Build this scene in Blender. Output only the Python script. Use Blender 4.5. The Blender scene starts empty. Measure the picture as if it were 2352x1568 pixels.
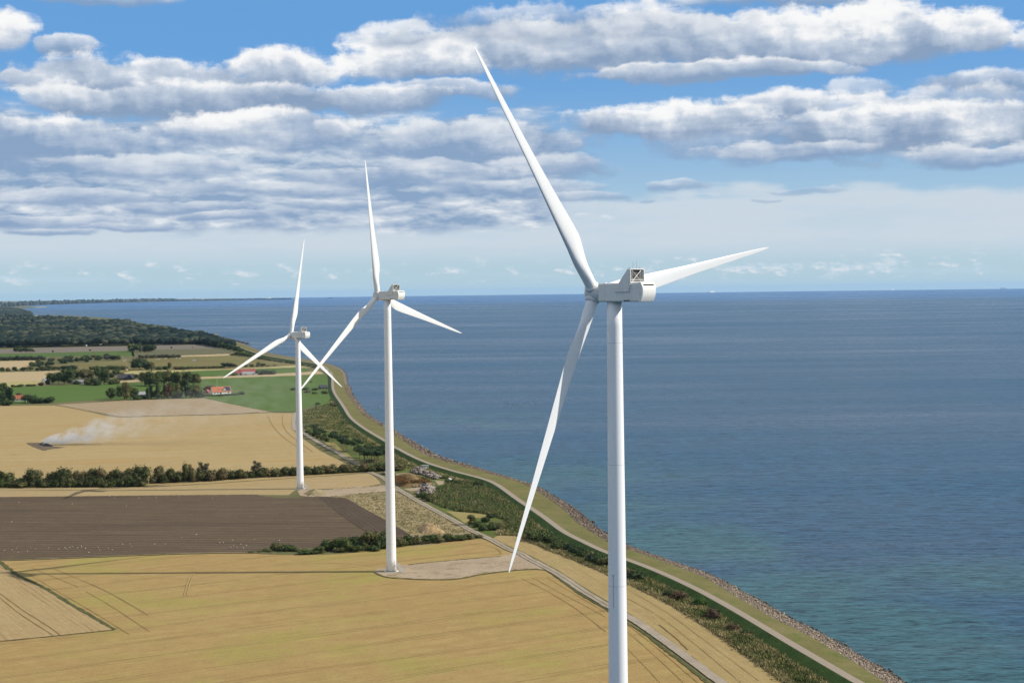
import bpy, math, random
import numpy as np
from mathutils import Vector, Matrix

# ------------------------------------------------------------------ camera, sky, sun, exposure
SC = bpy.context.scene
COL = SC.collection
H, F = 114.5, 3500.0
ROLL, PITCH = 0.012569338, 0.032985425
CR, SR, CP, SP = math.cos(ROLL), math.sin(ROLL), math.cos(PITCH), math.sin(PITCH)

def ray(x, y):
    X, Y = x - 1176.0, y - 784.0
    X, Y = CR * X - SR * Y, SR * X + CR * Y
    d = (X / F, 1.0, -Y / F)
    return Vector((d[0], CP * d[1] + SP * d[2], -SP * d[1] + CP * d[2]))

def at(x, y, z=0.0):
    d = ray(x, y)
    dz = min(d.z, -0.0012)
    t = (z - H) / dz
    return Vector((d.x * t, d.y * t, z))

def Z1(x, y): return (x * .34180, 660.4 + y * .34180)
def Z2(x, y): return (x * .34180, 1033.6 + y * .34180)
def Z3(x, y): return (689.06 + x * .31750, 803.9 + y * .31750)
def Z4(x, y): return (689.06 + x * .31740, 1091.0 + y * .31740)
def Z5(x, y): return (1378.1 + x * .31740, 1091.0 + y * .31740)
def ZA(x, y): return (x * .17090, 735.0 + y * .17090)
def ZB(x, y): return (287.1 + x * .17090, 735.0 + y * .17090)
def ZC(x, y): return (631.6 + x * .16482, 861.3 + y * .16482)
def ZR(x, y): return (861.3 + x * .14650, 1004.9 + y * .14650)
def PP(x, y): return (x, y)

cam_d = bpy.data.cameras.new('camera')
cam = bpy.data.objects.new('camera', cam_d)
COL.objects.link(cam)
right0, up0, fwd = Vector((1, 0, 0)), Vector((0, SP, CP)), Vector((0, CP, -SP))
cx, cy, cz = CR * right0 - SR * up0, SR * right0 + CR * up0, -fwd
cam.matrix_world = Matrix(((cx.x, cy.x, cz.x, 0), (cx.y, cy.y, cz.y, 0), (cx.z, cy.z, cz.z, H), (0, 0, 0, 1)))
cam_d.sensor_width = 36
cam_d.lens = 36 * F / 2352
cam_d.clip_start = 1
cam_d.clip_end = 150000
SC.camera = cam
SC.view_settings.view_transform = 'Standard'
SC.view_settings.look = 'None'
SC.view_settings.exposure = 0.0
SC.view_settings.gamma = 1
SC.cycles.use_denoising = True
SC.cycles.denoising_input_passes = 'RGB_ALBEDO_NORMAL'
SC.cycles.denoising_prefilter = 'ACCURATE'
SC.cycles.max_bounces = 6
SC.cycles.transparent_max_bounces = 8
SC.cycles.volume_bounces = 1
SC.cycles.caustics_reflective = False
SC.cycles.caustics_refractive = False

SUN_EL, SUN_AZ = math.radians(36.2), math.radians(-1.8)     # azimuth counted from +X
sdir = Vector((math.cos(SUN_EL) * math.cos(SUN_AZ), math.cos(SUN_EL) * math.sin(SUN_AZ), math.sin(SUN_EL)))
sun_d = bpy.data.lights.new('sun', 'SUN')
sun_d.energy = 4.9
sun_d.angle = math.radians(0.53)
sun_d.color = (1.0, 0.945, 0.86)
sun = bpy.data.objects.new('sun', sun_d)
COL.objects.link(sun)
sun.rotation_euler = (-sdir).to_track_quat('-Z', 'Y').to_euler()
sun.location = (0, 0, 300)

# ---- tiny node language
class S:
    def __init__(s, t, k): s.t, s.k = t, k
    def _m(s, op, *a, clamp=False):
        n = s.t.nodes.new('ShaderNodeMath'); n.operation = op; n.use_clamp = clamp
        for i, v in enumerate((s,) + a):
            if isinstance(v, S): s.t.links.new(v.k, n.inputs[i])
            else: n.inputs[i].default_value = v
        return S(s.t, n.outputs[0])
    def __add__(s, o): return s._m('ADD', o)
    __radd__ = __add__
    def __sub__(s, o): return s._m('SUBTRACT', o)
    def __rsub__(s, o): return (s * -1.0) + o
    def __mul__(s, o): return s._m('MULTIPLY', o)
    __rmul__ = __mul__
    def __truediv__(s, o): return s._m('DIVIDE', o)
    def pw(s, o): return s._m('POWER', o)
    def mx(s, o): return s._m('MAXIMUM', o)
    def mn(s, o): return s._m('MINIMUM', o)
    def ab(s): return s._m('ABSOLUTE')
    def sq(s): return s._m('SQRT')
    def fr(s): return s._m('FRACT')
    def lt(s, o): return s._m('LESS_THAN', o)
    def cl(s): return s._m('ADD', 0.0, clamp=True)
    def ss(s, a, b):
        n = s.t.nodes.new('ShaderNodeMapRange'); n.interpolation_type = 'SMOOTHSTEP'
        s.t.links.new(s.k, n.inputs[0])
        n.inputs[1].default_value, n.inputs[2].default_value = a, b
        n.inputs[3].default_value, n.inputs[4].default_value = 0, 1
        return S(s.t, n.outputs[0])
    def rg(s, a, b, c, d):
        n = s.t.nodes.new('ShaderNodeMapRange'); n.clamp = True
        s.t.links.new(s.k, n.inputs[0])
        for i, v in enumerate((a, b, c, d)): n.inputs[i + 1].default_value = v
        return S(s.t, n.outputs[0])
def cmb(t, x, y, z=0.0):
    n = t.nodes.new('ShaderNodeCombineXYZ')
    for i, v in enumerate((x, y, z)):
        if isinstance(v, S): t.links.new(v.k, n.inputs[i])
        else: n.inputs[i].default_value = v
    return S(t, n.outputs[0])
def sep(v):
    n = v.t.nodes.new('ShaderNodeSeparateXYZ'); v.t.links.new(v.k, n.inputs[0])
    return [S(v.t, o) for o in n.outputs]
def noise(v, scale, detail=4, rough=.55, lac=2.0, dist=0.0, col=False):
    n = v.t.nodes.new('ShaderNodeTexNoise'); v.t.links.new(v.k, n.inputs['Vector'])
    n.inputs['Scale'].default_value = scale; n.inputs['Detail'].default_value = detail
    n.inputs['Roughness'].default_value = rough; n.inputs['Lacunarity'].default_value = lac
    n.inputs['Distortion'].default_value = dist
    return S(v.t, n.outputs['Color' if col else 'Fac'])
def voro(v, scale, feature='F1', smooth=1.0):
    n = v.t.nodes.new('ShaderNodeTexVoronoi'); n.feature = feature
    v.t.links.new(v.k, n.inputs['Vector']); n.inputs['Scale'].default_value = scale
    return S(v.t, n.outputs['Distance'])
def mixc(t, f, a, b, mode='MIX'):
    n = t.nodes.new('ShaderNodeMix'); n.data_type = 'RGBA'; n.blend_type = mode
    for i, v in ((0, f), (6, a), (7, b)):
        if isinstance(v, S): t.links.new(v.k, n.inputs[i])
        elif i == 0: n.inputs[0].default_value = v
        else: n.inputs[i].default_value = tuple(v) + (1,) if len(v) == 3 else v
    return S(t, n.outputs[2])
def vscale(v, f):
    n = v.t.nodes.new('ShaderNodeVectorMath'); n.operation = 'SCALE'
    v.t.links.new(v.k, n.inputs[0])
    if isinstance(f, S): v.t.links.new(f.k, n.inputs[3])
    else: n.inputs[3].default_value = f
    return S(v.t, n.outputs[0])
def lin(r, g, b):
    f = lambda c: (c / 255 / 12.92) if c <= 10 else ((c / 255 + .055) / 1.055) ** 2.4
    return (f(r), f(g), f(b))

# ---- world: Nishita sky with clouds laid out by direction (azimuth, elevation)
def build_world():
    w = bpy.data.worlds.new('World'); SC.world = w; w.use_nodes = True
    t = w.node_tree; t.nodes.clear()
    out = t.nodes.new('ShaderNodeOutputWorld'); bg = t.nodes.new('ShaderNodeBackground')
    t.links.new(bg.outputs[0], out.inputs[0])
    sky = t.nodes.new('ShaderNodeTexSky'); sky.sky_type = 'NISHITA'; sky.sun_disc = False
    sky.sun_elevation = SUN_EL
    sky.sun_rotation = math.pi / 2 - SUN_AZ
    sky.altitude = 100; sky.air_density = 1.0; sky.dust_density = 0.5; sky.ozone_density = 2.5
    STR = 0.12
    tc = t.nodes.new('ShaderNodeTexCoord')
    x, y, z = sep(S(t, tc.outputs['Generated']))
    hz = (x * x + y * y).sq()
    n = t.nodes.new('ShaderNodeMath'); n.operation = 'ARCTAN2'
    t.links.new(x.k, n.inputs[0]); t.links.new(y.k, n.inputs[1])
    U0 = S(t, n.outputs[0]) * 35.0
    V0 = (z / hz.mx(0.02)) * 35.0
    # billows get smaller and flatter towards the horizon, as on a real deck
    k = V0.rg(0., 6.5, 1.9, .80)
    P0 = cmb(t, U0, V0 * 1.5)
    # domain warp of the outlines
    wA = noise(P0, .42, 3, .55); wB = noise(cmb(t, U0 + 31., V0 * 1.5 + 7.), .42, 3, .55)
    wC = noise(P0, 1.5, 4, .6); wD = noise(cmb(t, U0 + 11., V0 * 1.5 + 3.), 1.5, 4, .6)
    U = U0 + (wA - .5) * 1.9 + (wC - .5) * .28
    V = V0 + ((wB - .5) * .62 + (wD - .5) * .18) * V0.rg(1.2, 4.0, .40, 1.0)
    # billow fields
    Pc = cmb(t, U0 + (wC - .5) * .35, V0 * 1.18 + (wD - .5) * .3)
    fA = noise(Pc, .88, 9, .62)
    fB = noise(cmb(t, U0 + (wC - .5) * .35 - .13, V0 * 1.18 + (wD - .5) * .3 - .17), .88, 9, .62)
    gA = noise(Pc, .40, 3, .5)
    gB = noise(cmb(t, U0 + (wC - .5) * .35 - .30, V0 * 1.18 + (wD - .5) * .3 - .42), .40, 3, .5)
    lit = (fA - fB) * 1.35 + (gA - gB) * 2.1 + (gA - .5) * .5
    st = noise(cmb(t, U0 * .35, V0 * 2.6 + (wA - .5) * .8), .9, 6, .58)      # long flat streaks
    st2 = noise(cmb(t, U0 * .75 + (wC - .5) * .5, V0 * 4.2 + (wA - .5) * 1.2), 1.25, 6, .6)
    E = (fA - .5) * 1.15 + (gA - .5) * .55
    B = (st - .5) * V0.rg(2.5, 4.5, .8, .4) + (st2 - .5) * V0.rg(1.2, 4.2, 1.15, .25)
    skyc = vscale(S(t, sky.outputs[0]), STR)
    skyc = mixc(t, V0.rg(0.0, 6.5, .88, .75) * V0.rg(6.5, 15., 1.0, .30), skyc, mixc(t, V0.ss(.1, 5.6), lin(178, 208, 225), lin(88, 156, 222)))
    col = skyc
    # milky veil low down, with a firm upper rim on the right
    edge = V0 * -1.0 + U0.rg(-12, 12, 2.45, 2.25) + (st - .5) * .9 + (wA - .5) * 1.3 + (fA - .5) * .30
    veil = edge.ss(-.10, .30) * V0.ss(.45, 1.15) * (st.ss(.22, .62) * .35 + .65)
    col = mixc(t, veil * .88, col, lin(207, 218, 228))
    # small far cumulus over the horizon
    pu = noise(cmb(t, U0, V0 * 2.0), 1.7, 6, .60); pm = noise(cmb(t, U0 * .35, V0 * .3 + 4.), 1.1, 3, .5)
    pub = noise(cmb(t, U0 - .05, V0 * 2.0 - .10), 1.7, 6, .60)
    pb = (pu + (pm - .5) * .35 - (V0 - .45).ab() * .30).ss(.47, .66)
    col = mixc(t, pb * V0.ss(.12, .26) * V0.ss(.95, .7) * .85, col, mixc(t, ((pu - pub) * 4. + .5).cl(), lin(176, 205, 224), lin(228, 232, 236)))
    flat = noise(cmb(t, U0 * .16, V0 * 3.2), 1.4, 5, .55).ss(.5, .66) * V0.ss(.04, .2) * V0.ss(.8, .4)
    col = mixc(t, flat * .4, col, lin(190, 214, 230))

    # one cloud bank as a node group, used once per bank, laid over the sky one after the other
    G = bpy.data.node_groups.new('cloud_bank', 'ShaderNodeTree')
    names = ['Col', 'U', 'V', 'E', 'B', 'Lit', 'Carry', 'u0', 'v0', 'iw', 'iu', 'idn', 'ih', 'k', 'bright', 'rag', 'sz', 'Dark', 'Light']
    for nm in names:
        G.interface.new_socket(nm, in_out='INPUT', socket_type='NodeSocketColor' if nm in ('Col', 'Dark', 'Light') else 'NodeSocketFloat')
    G.interface.new_socket('Col', in_out='OUTPUT', socket_type='NodeSocketColor'); G.interface.new_socket('Alpha', in_out='OUTPUT', socket_type='NodeSocketFloat')
    gi = G.nodes.new('NodeGroupInput'); go = G.nodes.new('NodeGroupOutput')
    I = {nm: S(G, gi.outputs[nm]) for nm in names}
    c_ = I['Carry'] * 1e-7          # keeps the banks evaluated one after the other
    u_ = I['U'] + c_
    for nm in ('V', 'E', 'B', 'Lit', 'rag', 'sz', 'k'): I[nm] = I[nm] + c_
    a = (u_ - I['u0']) * I['iw']
    dv = I['V'] - I['v0']
    b = (dv * I['iu']).mx(dv * I['idn'] * -1.0)
    e = 1.0 - (a * a + b * b).sq() + I['E'] * I['rag'] + I['B'] * I['rag'] * .8
    sft = dv * I['idn']
    al = (e * sft.rg(-1.0, .35, .30, 1.0)).ss(.0, .30) * I['k']
    s_ = dv * I['ih'] * 1.35 + I['Lit'] * I['sz'] + I['B'] * 1.0 + a * .06 + I['bright']
    s_ = (s_ + e.ss(.40, .05) * sft.ss(.2, .9) * .20).ss(-.22, 1.12)
    cc = mixc(G, s_.rg(.05, .58, 0, 1), I['Dark'], lin(194, 206, 222))
    cc = mixc(G, s_.ss(.52, 1.02), cc, I['Light'])
    res = mixc(G, al, I['Col'], cc)
    G.links.new(res.k, go.inputs['Col']); G.links.new(al.k, go.inputs['Alpha'])
    carry = [None]
    def cloud(c, px, py, wd, up, dn, k=1.0, bright=.0, rag=1.0):
        d = ray(px, py); u0 = math.atan2(d.x, d.y) * 35; v0 = d.z / math.hypot(d.x, d.y) * 35
        size = min(1.0, (up + dn) / 110.)
        n = t.nodes.new('ShaderNodeGroup'); n.node_tree = G
        for nm, v in (('Col', c), ('U', U), ('V', V), ('E', E), ('B', B), ('Lit', lit), ('Carry', carry[0])):
            if v is not None: t.links.new(v.k, n.inputs[nm])
        for nm, v in (('u0', u0), ('v0', v0), ('iw', 100. / wd), ('iu', 100. / up), ('idn', 100. / dn), ('ih', 105. / (up + dn)), ('k', k), ('bright', .25 + bright),
                      ('rag', 1.10 * rag * (.72 + .28 * size)), ('sz', .95 * (.55 + .45 * size))): n.inputs[nm].default_value = v
        n.inputs['Dark'].default_value = (lin(138, 164, 197) if py > 300 else lin(138, 161, 191)) + (1,)
        n.inputs['Light'].default_value = (lin(250, 250, 250) if py < 330 else lin(228, 233, 239)) + (1,)
        carry[0] = S(t, n.outputs['Alpha'])
        return S(t, n.outputs['Col'])
    CL = [
        # px, py, half width, up, down, opacity, brightness
        (150, -10, 240, 20, 24, .7, -.05), (575, -12, 75, 12, 16, .65, -.05),
        (5, 92, 105, 60, 42, 1, .22), (178, 112, 75, 26, 30, .85, .12), (60, 190, 50, 30, 28, .85, .15),
        (1900, -10, 420, 46, 36, .75, .05),
        (2225, 78, 125, 80, 52, 1, .32), (2030, 92, 280, 92, 72, 1, .14), (1740, 118, 320, 108, 68, 1, .12), (1440, 112, 310, 100, 78, 1, .12),
        (1180, 122, 260, 84, 68, 1, .08), (960, 148, 205, 90, 52, 1, .14),
        (1650, 168, 400, 26, 22, .9, -.05), (2390, 95, 70, 40, 26, .8, .1),
        (1010, 212, 200, 34, 42, .85, .10), (930, 75, 95, 36, 34, .8, .35), (1590, 70, 120, 44, 34, .7, .3),
        (340, 205, 340, 84, 84, 1, -.02), (655, 160, 175, 62, 66, 1, .30), (500, 240, 460, 56, 46, 1, -.14), (860, 235, 260, 40, 44, .9, .0), (150, 225, 120, 40, 40, .8, .1),
        (2290, 195, 200, 40, 38, .85, .08), (1960, 215, 95, 46, 42, .6, .08),
        (1850, 305, 560, 86, 80, .72, -.02), (2250, 250, 330, 60, 60, .7, .02), (1350, 60, 420, 60, 60, .6, .0),
        (1790, 252, 180, 50, 42, .95, .2), (1530, 285, 290, 58, 46, 1, .10), (2140, 300, 460, 66, 80, 1, .03), (1900, 300, 160, 50, 60, .9, .1), (1830, 345, 230, 26, 30, .95, .1),
        (2330, 360, 290, 36, 32, .9, .02),
        (90, 325, 310, 70, 72, 1, -.08), (630, 305, 320, 54, 56, 1, .10), (540, 285, 90, 34, 28, .85, .4), (760, 300, 70, 26, 24, .8, .3), (1060, 330, 300, 56, 66, 1, .02), (1240, 385, 170, 34, 40, .8, .0),
        (330, 385, 300, 34, 38, .8, .08), (620, 435, 250, 24, 26, .75, .08), (170, 455, 210, 22, 24, .75, .06), (420, 478, 190, 16, 20, .7, .05), (860, 405, 200, 28, 32, .75, .08), (1000, 398, 240, 30, 36, .6, .05),
        (1180, 432, 230, 22, 30, .55, .0),
        (760, 468, 170, 14, 18, .7, .06), (90, 508, 190, 16, 22, .8, .1), (500, 498, 115, 12, 15, .85, -.1), (300, 522, 130, 9, 11, .8, -.15), (120, 532, 110, 10, 12, .8, -.15),
        (1570, 424, 130, 18, 20, .62, -.12, 1.5), (1850, 436, 85, 9, 11, .4, -.2, 1.6), (1470, 458, 30, 6, 7, .4, -.2), (1770, 455, 26, 5, 6, .4, -.2), (1330, 452, 120, 14, 16, .6, -.12, 1.5),
    ]
    # the low broken deck on the left: streaks that thin out to the right and below
    mask = U0.ss(3.4, -.5) * V0.ss(1.05, 1.75) * V0.ss(4.7, 3.3)
    def deck(ou, ov): return noise(cmb(t, U0 * .44 + (wC - .5) * .22 + ou, V0 * 1.45 + (wA - .5) * .4 + (wD - .5) * .12 + ov), 1.3, 8, .57)
    dk, dkb = deck(0, 0), deck(-.06, -.20)
    cov = (dk + mask * .58 - .66).ss(.0, .30) * mask.ss(.0, .25)
    sd = ((dk - dkb) * 3.0 + (st2 - .5) * .5 + (gA - gB) * 1.1 + .40).cl()
    dc = mixc(t, sd.rg(.05, .55, 0, 1), lin(136, 163, 196), lin(192, 205, 221))
    dc = mixc(t, sd.ss(.50, 1.), dc, lin(236, 239, 242))
    col = mixc(t, cov * .94, col, dc)
    for c in CL: col = cloud(col, *c)
    col = mixc(t, V0.ss(.35, .0) * .5, col, lin(178, 209, 226))
    # loose cumulus elsewhere round the sky, away from the framed part
    pl = cmb(t, x / z.mx(.03), y / z.mx(.03))
    cn = noise(pl, .8, 6, .6)
    oth = cn.ss(.40, .56) * U0.ab().ss(16., 24.).mx(V0.ss(8.5, 12.)) * z.ss(.02, .12)
    col = mixc(t, oth * .9, col, mixc(t, cn.ss(.50, .75), lin(222, 222, 220), lin(140, 149, 162)))
    t.links.new(col.k, bg.inputs[0]); bg.inputs[1].default_value = 1.0
    w.cycles.sampling_method = 'NONE'          # the sun is the only light sampled directly; the soft sky comes in by bounces
build_world()

# ------------------------------------------------------------------ helpers
random.seed(7)
rng = np.random.default_rng(11)

class MB:
    """collects vertices and faces, links them as one mesh object"""
    def __init__(s): s.v, s.f, s.n = [], [], 0
    def add(s, vs, fs):
        b = s.n
        s.v.extend([tuple(p) for p in vs]); s.n += len(vs)
        s.f.extend([tuple(i + b for i in f) for f in fs])
        return s
    def box(s, x0, x1, y0, y1, z0, z1, M=None):
        vs = [Vector(p) for p in ((x0, y0, z0), (x1, y0, z0), (x1, y1, z0), (x0, y1, z0), (x0, y0, z1), (x1, y0, z1), (x1, y1, z1), (x0, y1, z1))]
        if M: vs = [M @ p for p in vs]
        return s.add(vs, [(0, 3, 2, 1), (4, 5, 6, 7), (0, 1, 5, 4), (1, 2, 6, 5), (2, 3, 7, 6), (3, 0, 4, 7)])
    def tube(s, pts, rad, k=8, cap=True):
        pts = [Vector(p) for p in pts]
        if not isinstance(rad, (list, tuple)): rad = [rad] * len(pts)
        vs, fs = [], []
        for i, p in enumerate(pts):
            d = (pts[min(i + 1, len(pts) - 1)] - pts[max(i - 1, 0)]).normalized()
            a = Vector((0, 0, 1)) if abs(d.z) < .9 else Vector((1, 0, 0))
            u = d.cross(a).normalized(); w = d.cross(u)
            for j in range(k):
                q = 2 * math.pi * j / k
                vs.append(p + rad[i] * (math.cos(q) * u + math.sin(q) * w))
        for i in range(len(pts) - 1):
            for j in range(k):
                fs.append((i * k + j, i * k + (j + 1) % k, (i + 1) * k + (j + 1) % k, (i + 1) * k + j))
        if cap:
            fs.append(tuple(range(k))); fs.append(tuple(reversed(range((len(pts) - 1) * k, len(pts) * k))))
        return s.add(vs, fs)
    def rev(s, prof, k=32, M=None):
        """revolve (r, z) about local z"""
        vs, fs = [], []
        for r, z in prof:
            for j in range(k):
                q = 2 * math.pi * j / k
                p = Vector((r * math.cos(q), r * math.sin(q), z)); vs.append(M @ p if M else p)
        for i in range(len(prof) - 1):
            for j in range(k):
                fs.append((i * k + j, i * k + (j + 1) % k, (i + 1) * k + (j + 1) % k, (i + 1) * k + j))
        fs.append(tuple(reversed(range(k)))); fs.append(tuple(range((len(prof) - 1) * k, len(prof) * k)))
        return s.add(vs, fs)
    def prism(s, poly, axis, a, b):
        """extrude a 2-D polygon; axis 'y' : poly is (x,z)"""
        n = len(poly)
        mk = (lambda p, q: (p[0], q, p[1])) if axis == 'y' else ((lambda p, q: (q, p[0], p[1])) if axis == 'x' else (lambda p, q: (p[0], p[1], q)))
        vs = [mk(p, a) for p in poly] + [mk(p, b) for p in poly]
        fs = [tuple(range(n)), tuple(reversed(range(n, 2 * n)))] + [(i, i + n, (i + 1) % n + n, (i + 1) % n) for i in range(n)]
        return s.add(vs, fs)
    def mesh(s, name, smooth=False):
        me = bpy.data.meshes.new(name); me.from_pydata(s.v, [], s.f); me.update()
        if smooth: me.polygons.foreach_set('use_smooth', [True] * len(me.polygons))
        return me

def np_mesh(name, v, f, smooth=False):
    """v (n,3), f (m,k) arrays"""
    me = bpy.data.meshes.new(name)
    m, k = f.shape
    me.vertices.add(len(v)); me.vertices.foreach_set('co', np.ascontiguousarray(v, dtype=np.float32).ravel())
    me.loops.add(m * k); me.loops.foreach_set('vertex_index', np.ascontiguousarray(f, dtype=np.int32).ravel())
    me.polygons.add(m); me.polygons.foreach_set('loop_start', np.arange(0, m * k, k, dtype=np.int32))
    me.polygons.foreach_set('loop_total', np.full(m, k, dtype=np.int32))
    if smooth: me.polygons.foreach_set('use_smooth', np.ones(m, dtype=bool))
    me.update(calc_edges=True); me.validate()
    return me

def obj(name, me, mat=None, parent=None, loc=None, smooth=False):
    if isinstance(me, MB): me = me.mesh(name, smooth)
    o = bpy.data.objects.new(name, me); COL.objects.link(o)
    if mat and not me.materials: me.materials.append(mat)
    if parent: o.parent = parent
    if loc is not None: o.location = loc
    return o
def tag(o, label=None, cat=None, group=None, kind=None):
    for k, v in (('label', label), ('category', cat), ('group', group), ('kind', kind)):
        if v: o[k] = v
    return o
def thing(name, label, cat, loc=(0, 0, 0), rz=0.0, group=None):
    o = bpy.data.objects.new(name, None); COL.objects.link(o)
    o.empty_display_size = .5
    o.location = loc; o.rotation_euler = (0, 0, rz)
    return tag(o, label, cat, group)
ORD = ['first', 'second', 'third', 'fourth', 'fifth', 'sixth', 'seventh', 'eighth', 'ninth', 'tenth', 'eleventh', 'twelfth', 'thirteenth',
       'fourteenth', 'fifteenth', 'sixteenth', 'seventeenth', 'eighteenth', 'nineteenth']
TENS = ['', '', 'twent', 'thirt', 'fort', 'fift', 'sixt', 'sevent', 'eight', 'ninet']
def ordinal(i):
    i += 1
    if i < 20: return ORD[i - 1]
    return TENS[i // 10] + 'ieth' if i % 10 == 0 else TENS[i // 10] + 'y-' + ORD[i % 10 - 1]

# ---- materials
def new_mat(name):
    m = bpy.data.materials.new(name); m.use_nodes = True
    t = m.node_tree; b = t.nodes['Principled BSDF']
    return m, t, b
def setc(t, b, c, key='Base Color'):
    if isinstance(c, S): t.links.new(c.k, b.inputs[key])
    elif isinstance(c, (int, float)): b.inputs[key].default_value = c
    else: b.inputs[key].default_value = tuple(c) + (1,)
def wpos(t):
    n = t.nodes.new('ShaderNodeNewGeometry'); return S(t, n.outputs['Position'])
def bump(t, b, h, strength=.3, dist=.1):
    n = t.nodes.new('ShaderNodeBump'); n.inputs['Strength'].default_value = strength; n.inputs['Distance'].default_value = dist
    t.links.new(h.k, n.inputs['Height']); t.links.new(n.outputs[0], b.inputs['Normal'])
def mul3(c, k): return tuple(min(1, v * k) for v in c)

def plain(name, c, rough=.6, var=.15, scale=2.0, metal=0.0, spec=.4):
    m, t, b = new_mat(name)
    p = wpos(t)
    f = noise(p, scale, 5, .6)
    setc(t, b, mixc(t, f.rg(.3, .7, 0, 1), mul3(c, 1 - var), mul3(c, 1 + var)))
    b.inputs['Roughness'].default_value = rough; b.inputs['Metallic'].default_value = metal
    b.inputs['Specular IOR Level'].default_value = spec
    return m

def field_mat(name, c1, c2, dirpx, spacing=24., tram=.35, green=None, gk=.0, streak=1.0, fine=.28, patch=.012, rows=0., rowk=.0, spots=None, dark=None):
    """crop field: colour drifts along the working direction, wheel marks every `spacing` metres"""
    m, t, b = new_mat(name)
    a, c = at(*dirpx[0]), at(*dirpx[1])
    ang = math.atan2(c.y - a.y, c.x - a.x)
    ca, sa = math.cos(ang), math.sin(ang)
    p = wpos(t); x, y, z = sep(p)
    u = x * ca + y * sa
    v = y * ca - x * sa
    big = noise(p, patch, 5, .6)
    st = noise(cmb(t, u * .012, v * .22), 1.0, 5, .6)
    st2 = noise(cmb(t, u * .05, v * 1.1), 1.0, 3, .6)
    fn = noise(p, .8, 5, .75)
    fn2 = noise(p, .16, 4, .65)
    f = big * .9 + st * .75 * streak + fn2 * .55 - (.6 + .375 * streak)
    col = mixc(t, f.rg(.0, .85, 0, 1), c1, c2)
    if green:
        g = (noise(p, .02, 6, .65) + st * .25).ss(.60, .80) * gk
        col = mixc(t, g.cl(), col, green)
    if dark:
        dk = noise(cmb(t, u * .006, v * .05), 1.0, 4, .6).ss(.50, .68) * .8
        col = mixc(t, dk, col, dark)
    if rows:
        rr = (v * (1.0 / rows) + (fn2 - .5) * .25).fr()
        rl = (rr - .5).ab().ss(.5, .15)
        col = mixc(t, rl * rowk, col, mul3(c1, .45))
    if spacing:
        vv = (v + (noise(cmb(t, u * .02, v * .02), 1., 2) - .5) * 3.) * (1.0 / spacing)
        fr = (vv.fr() - .5).ab()
        ln = (fr.ss(.018, .004) + (fr - .075).ab().ss(.016, .004)) * noise(cmb(t, u * .03, v * .3), 1., 3).ss(.38, .6)
        col = mixc(t, (ln * tram).cl(), col, mul3(c1, .42))
    br = (fn - .5) * (fine * 1.9) + (st2 - .5) * .42 * streak + (fn2 - .5) * .22 + 1.0
    col = mixc(t, 1.0, col, cmb(t, br, br, br), 'MULTIPLY')
    setc(t, b, col); b.inputs['Roughness'].default_value = .95; b.inputs['Specular IOR Level'].default_value = .12
    bump(t, b, fn + st2 * .6, .55, .35)
    return m

def grass_mat(name, c1, c2, c3=None, scale=.05, fine=.35):
    m, t, b = new_mat(name)
    p = wpos(t)
    a = noise(p, scale, 6, .65); d = noise(p, scale * 3.3, 5, .65); fn = noise(p, .9, 4, .7)
    col = mixc(t, a.rg(.32, .66, 0, 1), c1, c2)
    if c3: col = mixc(t, d.ss(.50, .68) * .85, col, c3)
    br = (fn - .5) * (fine * 2) + 1.0
    col = mixc(t, 1.0, col, cmb(t, br, br, br), 'MULTIPLY')
    setc(t, b, col); b.inputs['Roughness'].default_value = .95; b.inputs['Specular IOR Level'].default_value = .1
    bump(t, b, fn + d, .6, .3)
    return m

def leaf_mat(name, c1, c2, c3=None):
    m, t, b = new_mat(name)
    g = t.nodes.new('ShaderNodeNewGeometry'); oi = t.nodes.new('ShaderNodeObjectInfo')
    rnd = S(t, g.outputs['Random Per Island']); orn = S(t, oi.outputs['Random'])
    p = S(t, g.outputs['Position'])
    cl = noise(p, .45, 3, .6)
    f = rnd * .5 + cl * .8 + orn * .9 - .62
    col = mixc(t, f.rg(0., 1., 0, 1), c1, c2)
    if c3: col = mixc(t, (orn.ss(.55, .95) * .7 + rnd.ss(.8, 1.) * .4).cl(), col, c3)
    setc(t, b, col); b.inputs['Roughness'].default_value = .75; b.inputs['Specular IOR Level'].default_value = .2
    return m

def rock_mat(name, cols, wet=None):
    m, t, b = new_mat(name)
    g = t.nodes.new('ShaderNodeNewGeometry')
    rnd = S(t, g.outputs['Random Per Island']); p = S(t, g.outputs['Position'])
    col = mixc(t, rnd.ss(.0, .5), cols[0], cols[1])
    col = mixc(t, rnd.ss(.55, 1.), col, cols[2])
    fn = noise(p, 2.5, 5, .7)
    br = (fn - .5) * .7 + 1.
    col = mixc(t, 1., col, cmb(t, br, br, br), 'MULTIPLY')
    if wet:
        z = sep(p)[2]
        far = sep(p)[1].ss(500., 700.)          # the stone itself is browner along the farther bank
        col = mixc(t, far * .8, mixc(t, 1., col, (1.25, 1.2, 1.15), 'MULTIPLY'), mixc(t, 1., col, (.62, .56, .50), 'MULTIPLY'))
        col = mixc(t, (z + (fn - .5) * .8).ss(wet[1], wet[0]) * .9, col, (.035, .033, .028))
    setc(t, b, col); b.inputs['Roughness'].default_value = .85
    bump(t, b, fn, .5, .15)
    return m

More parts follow.
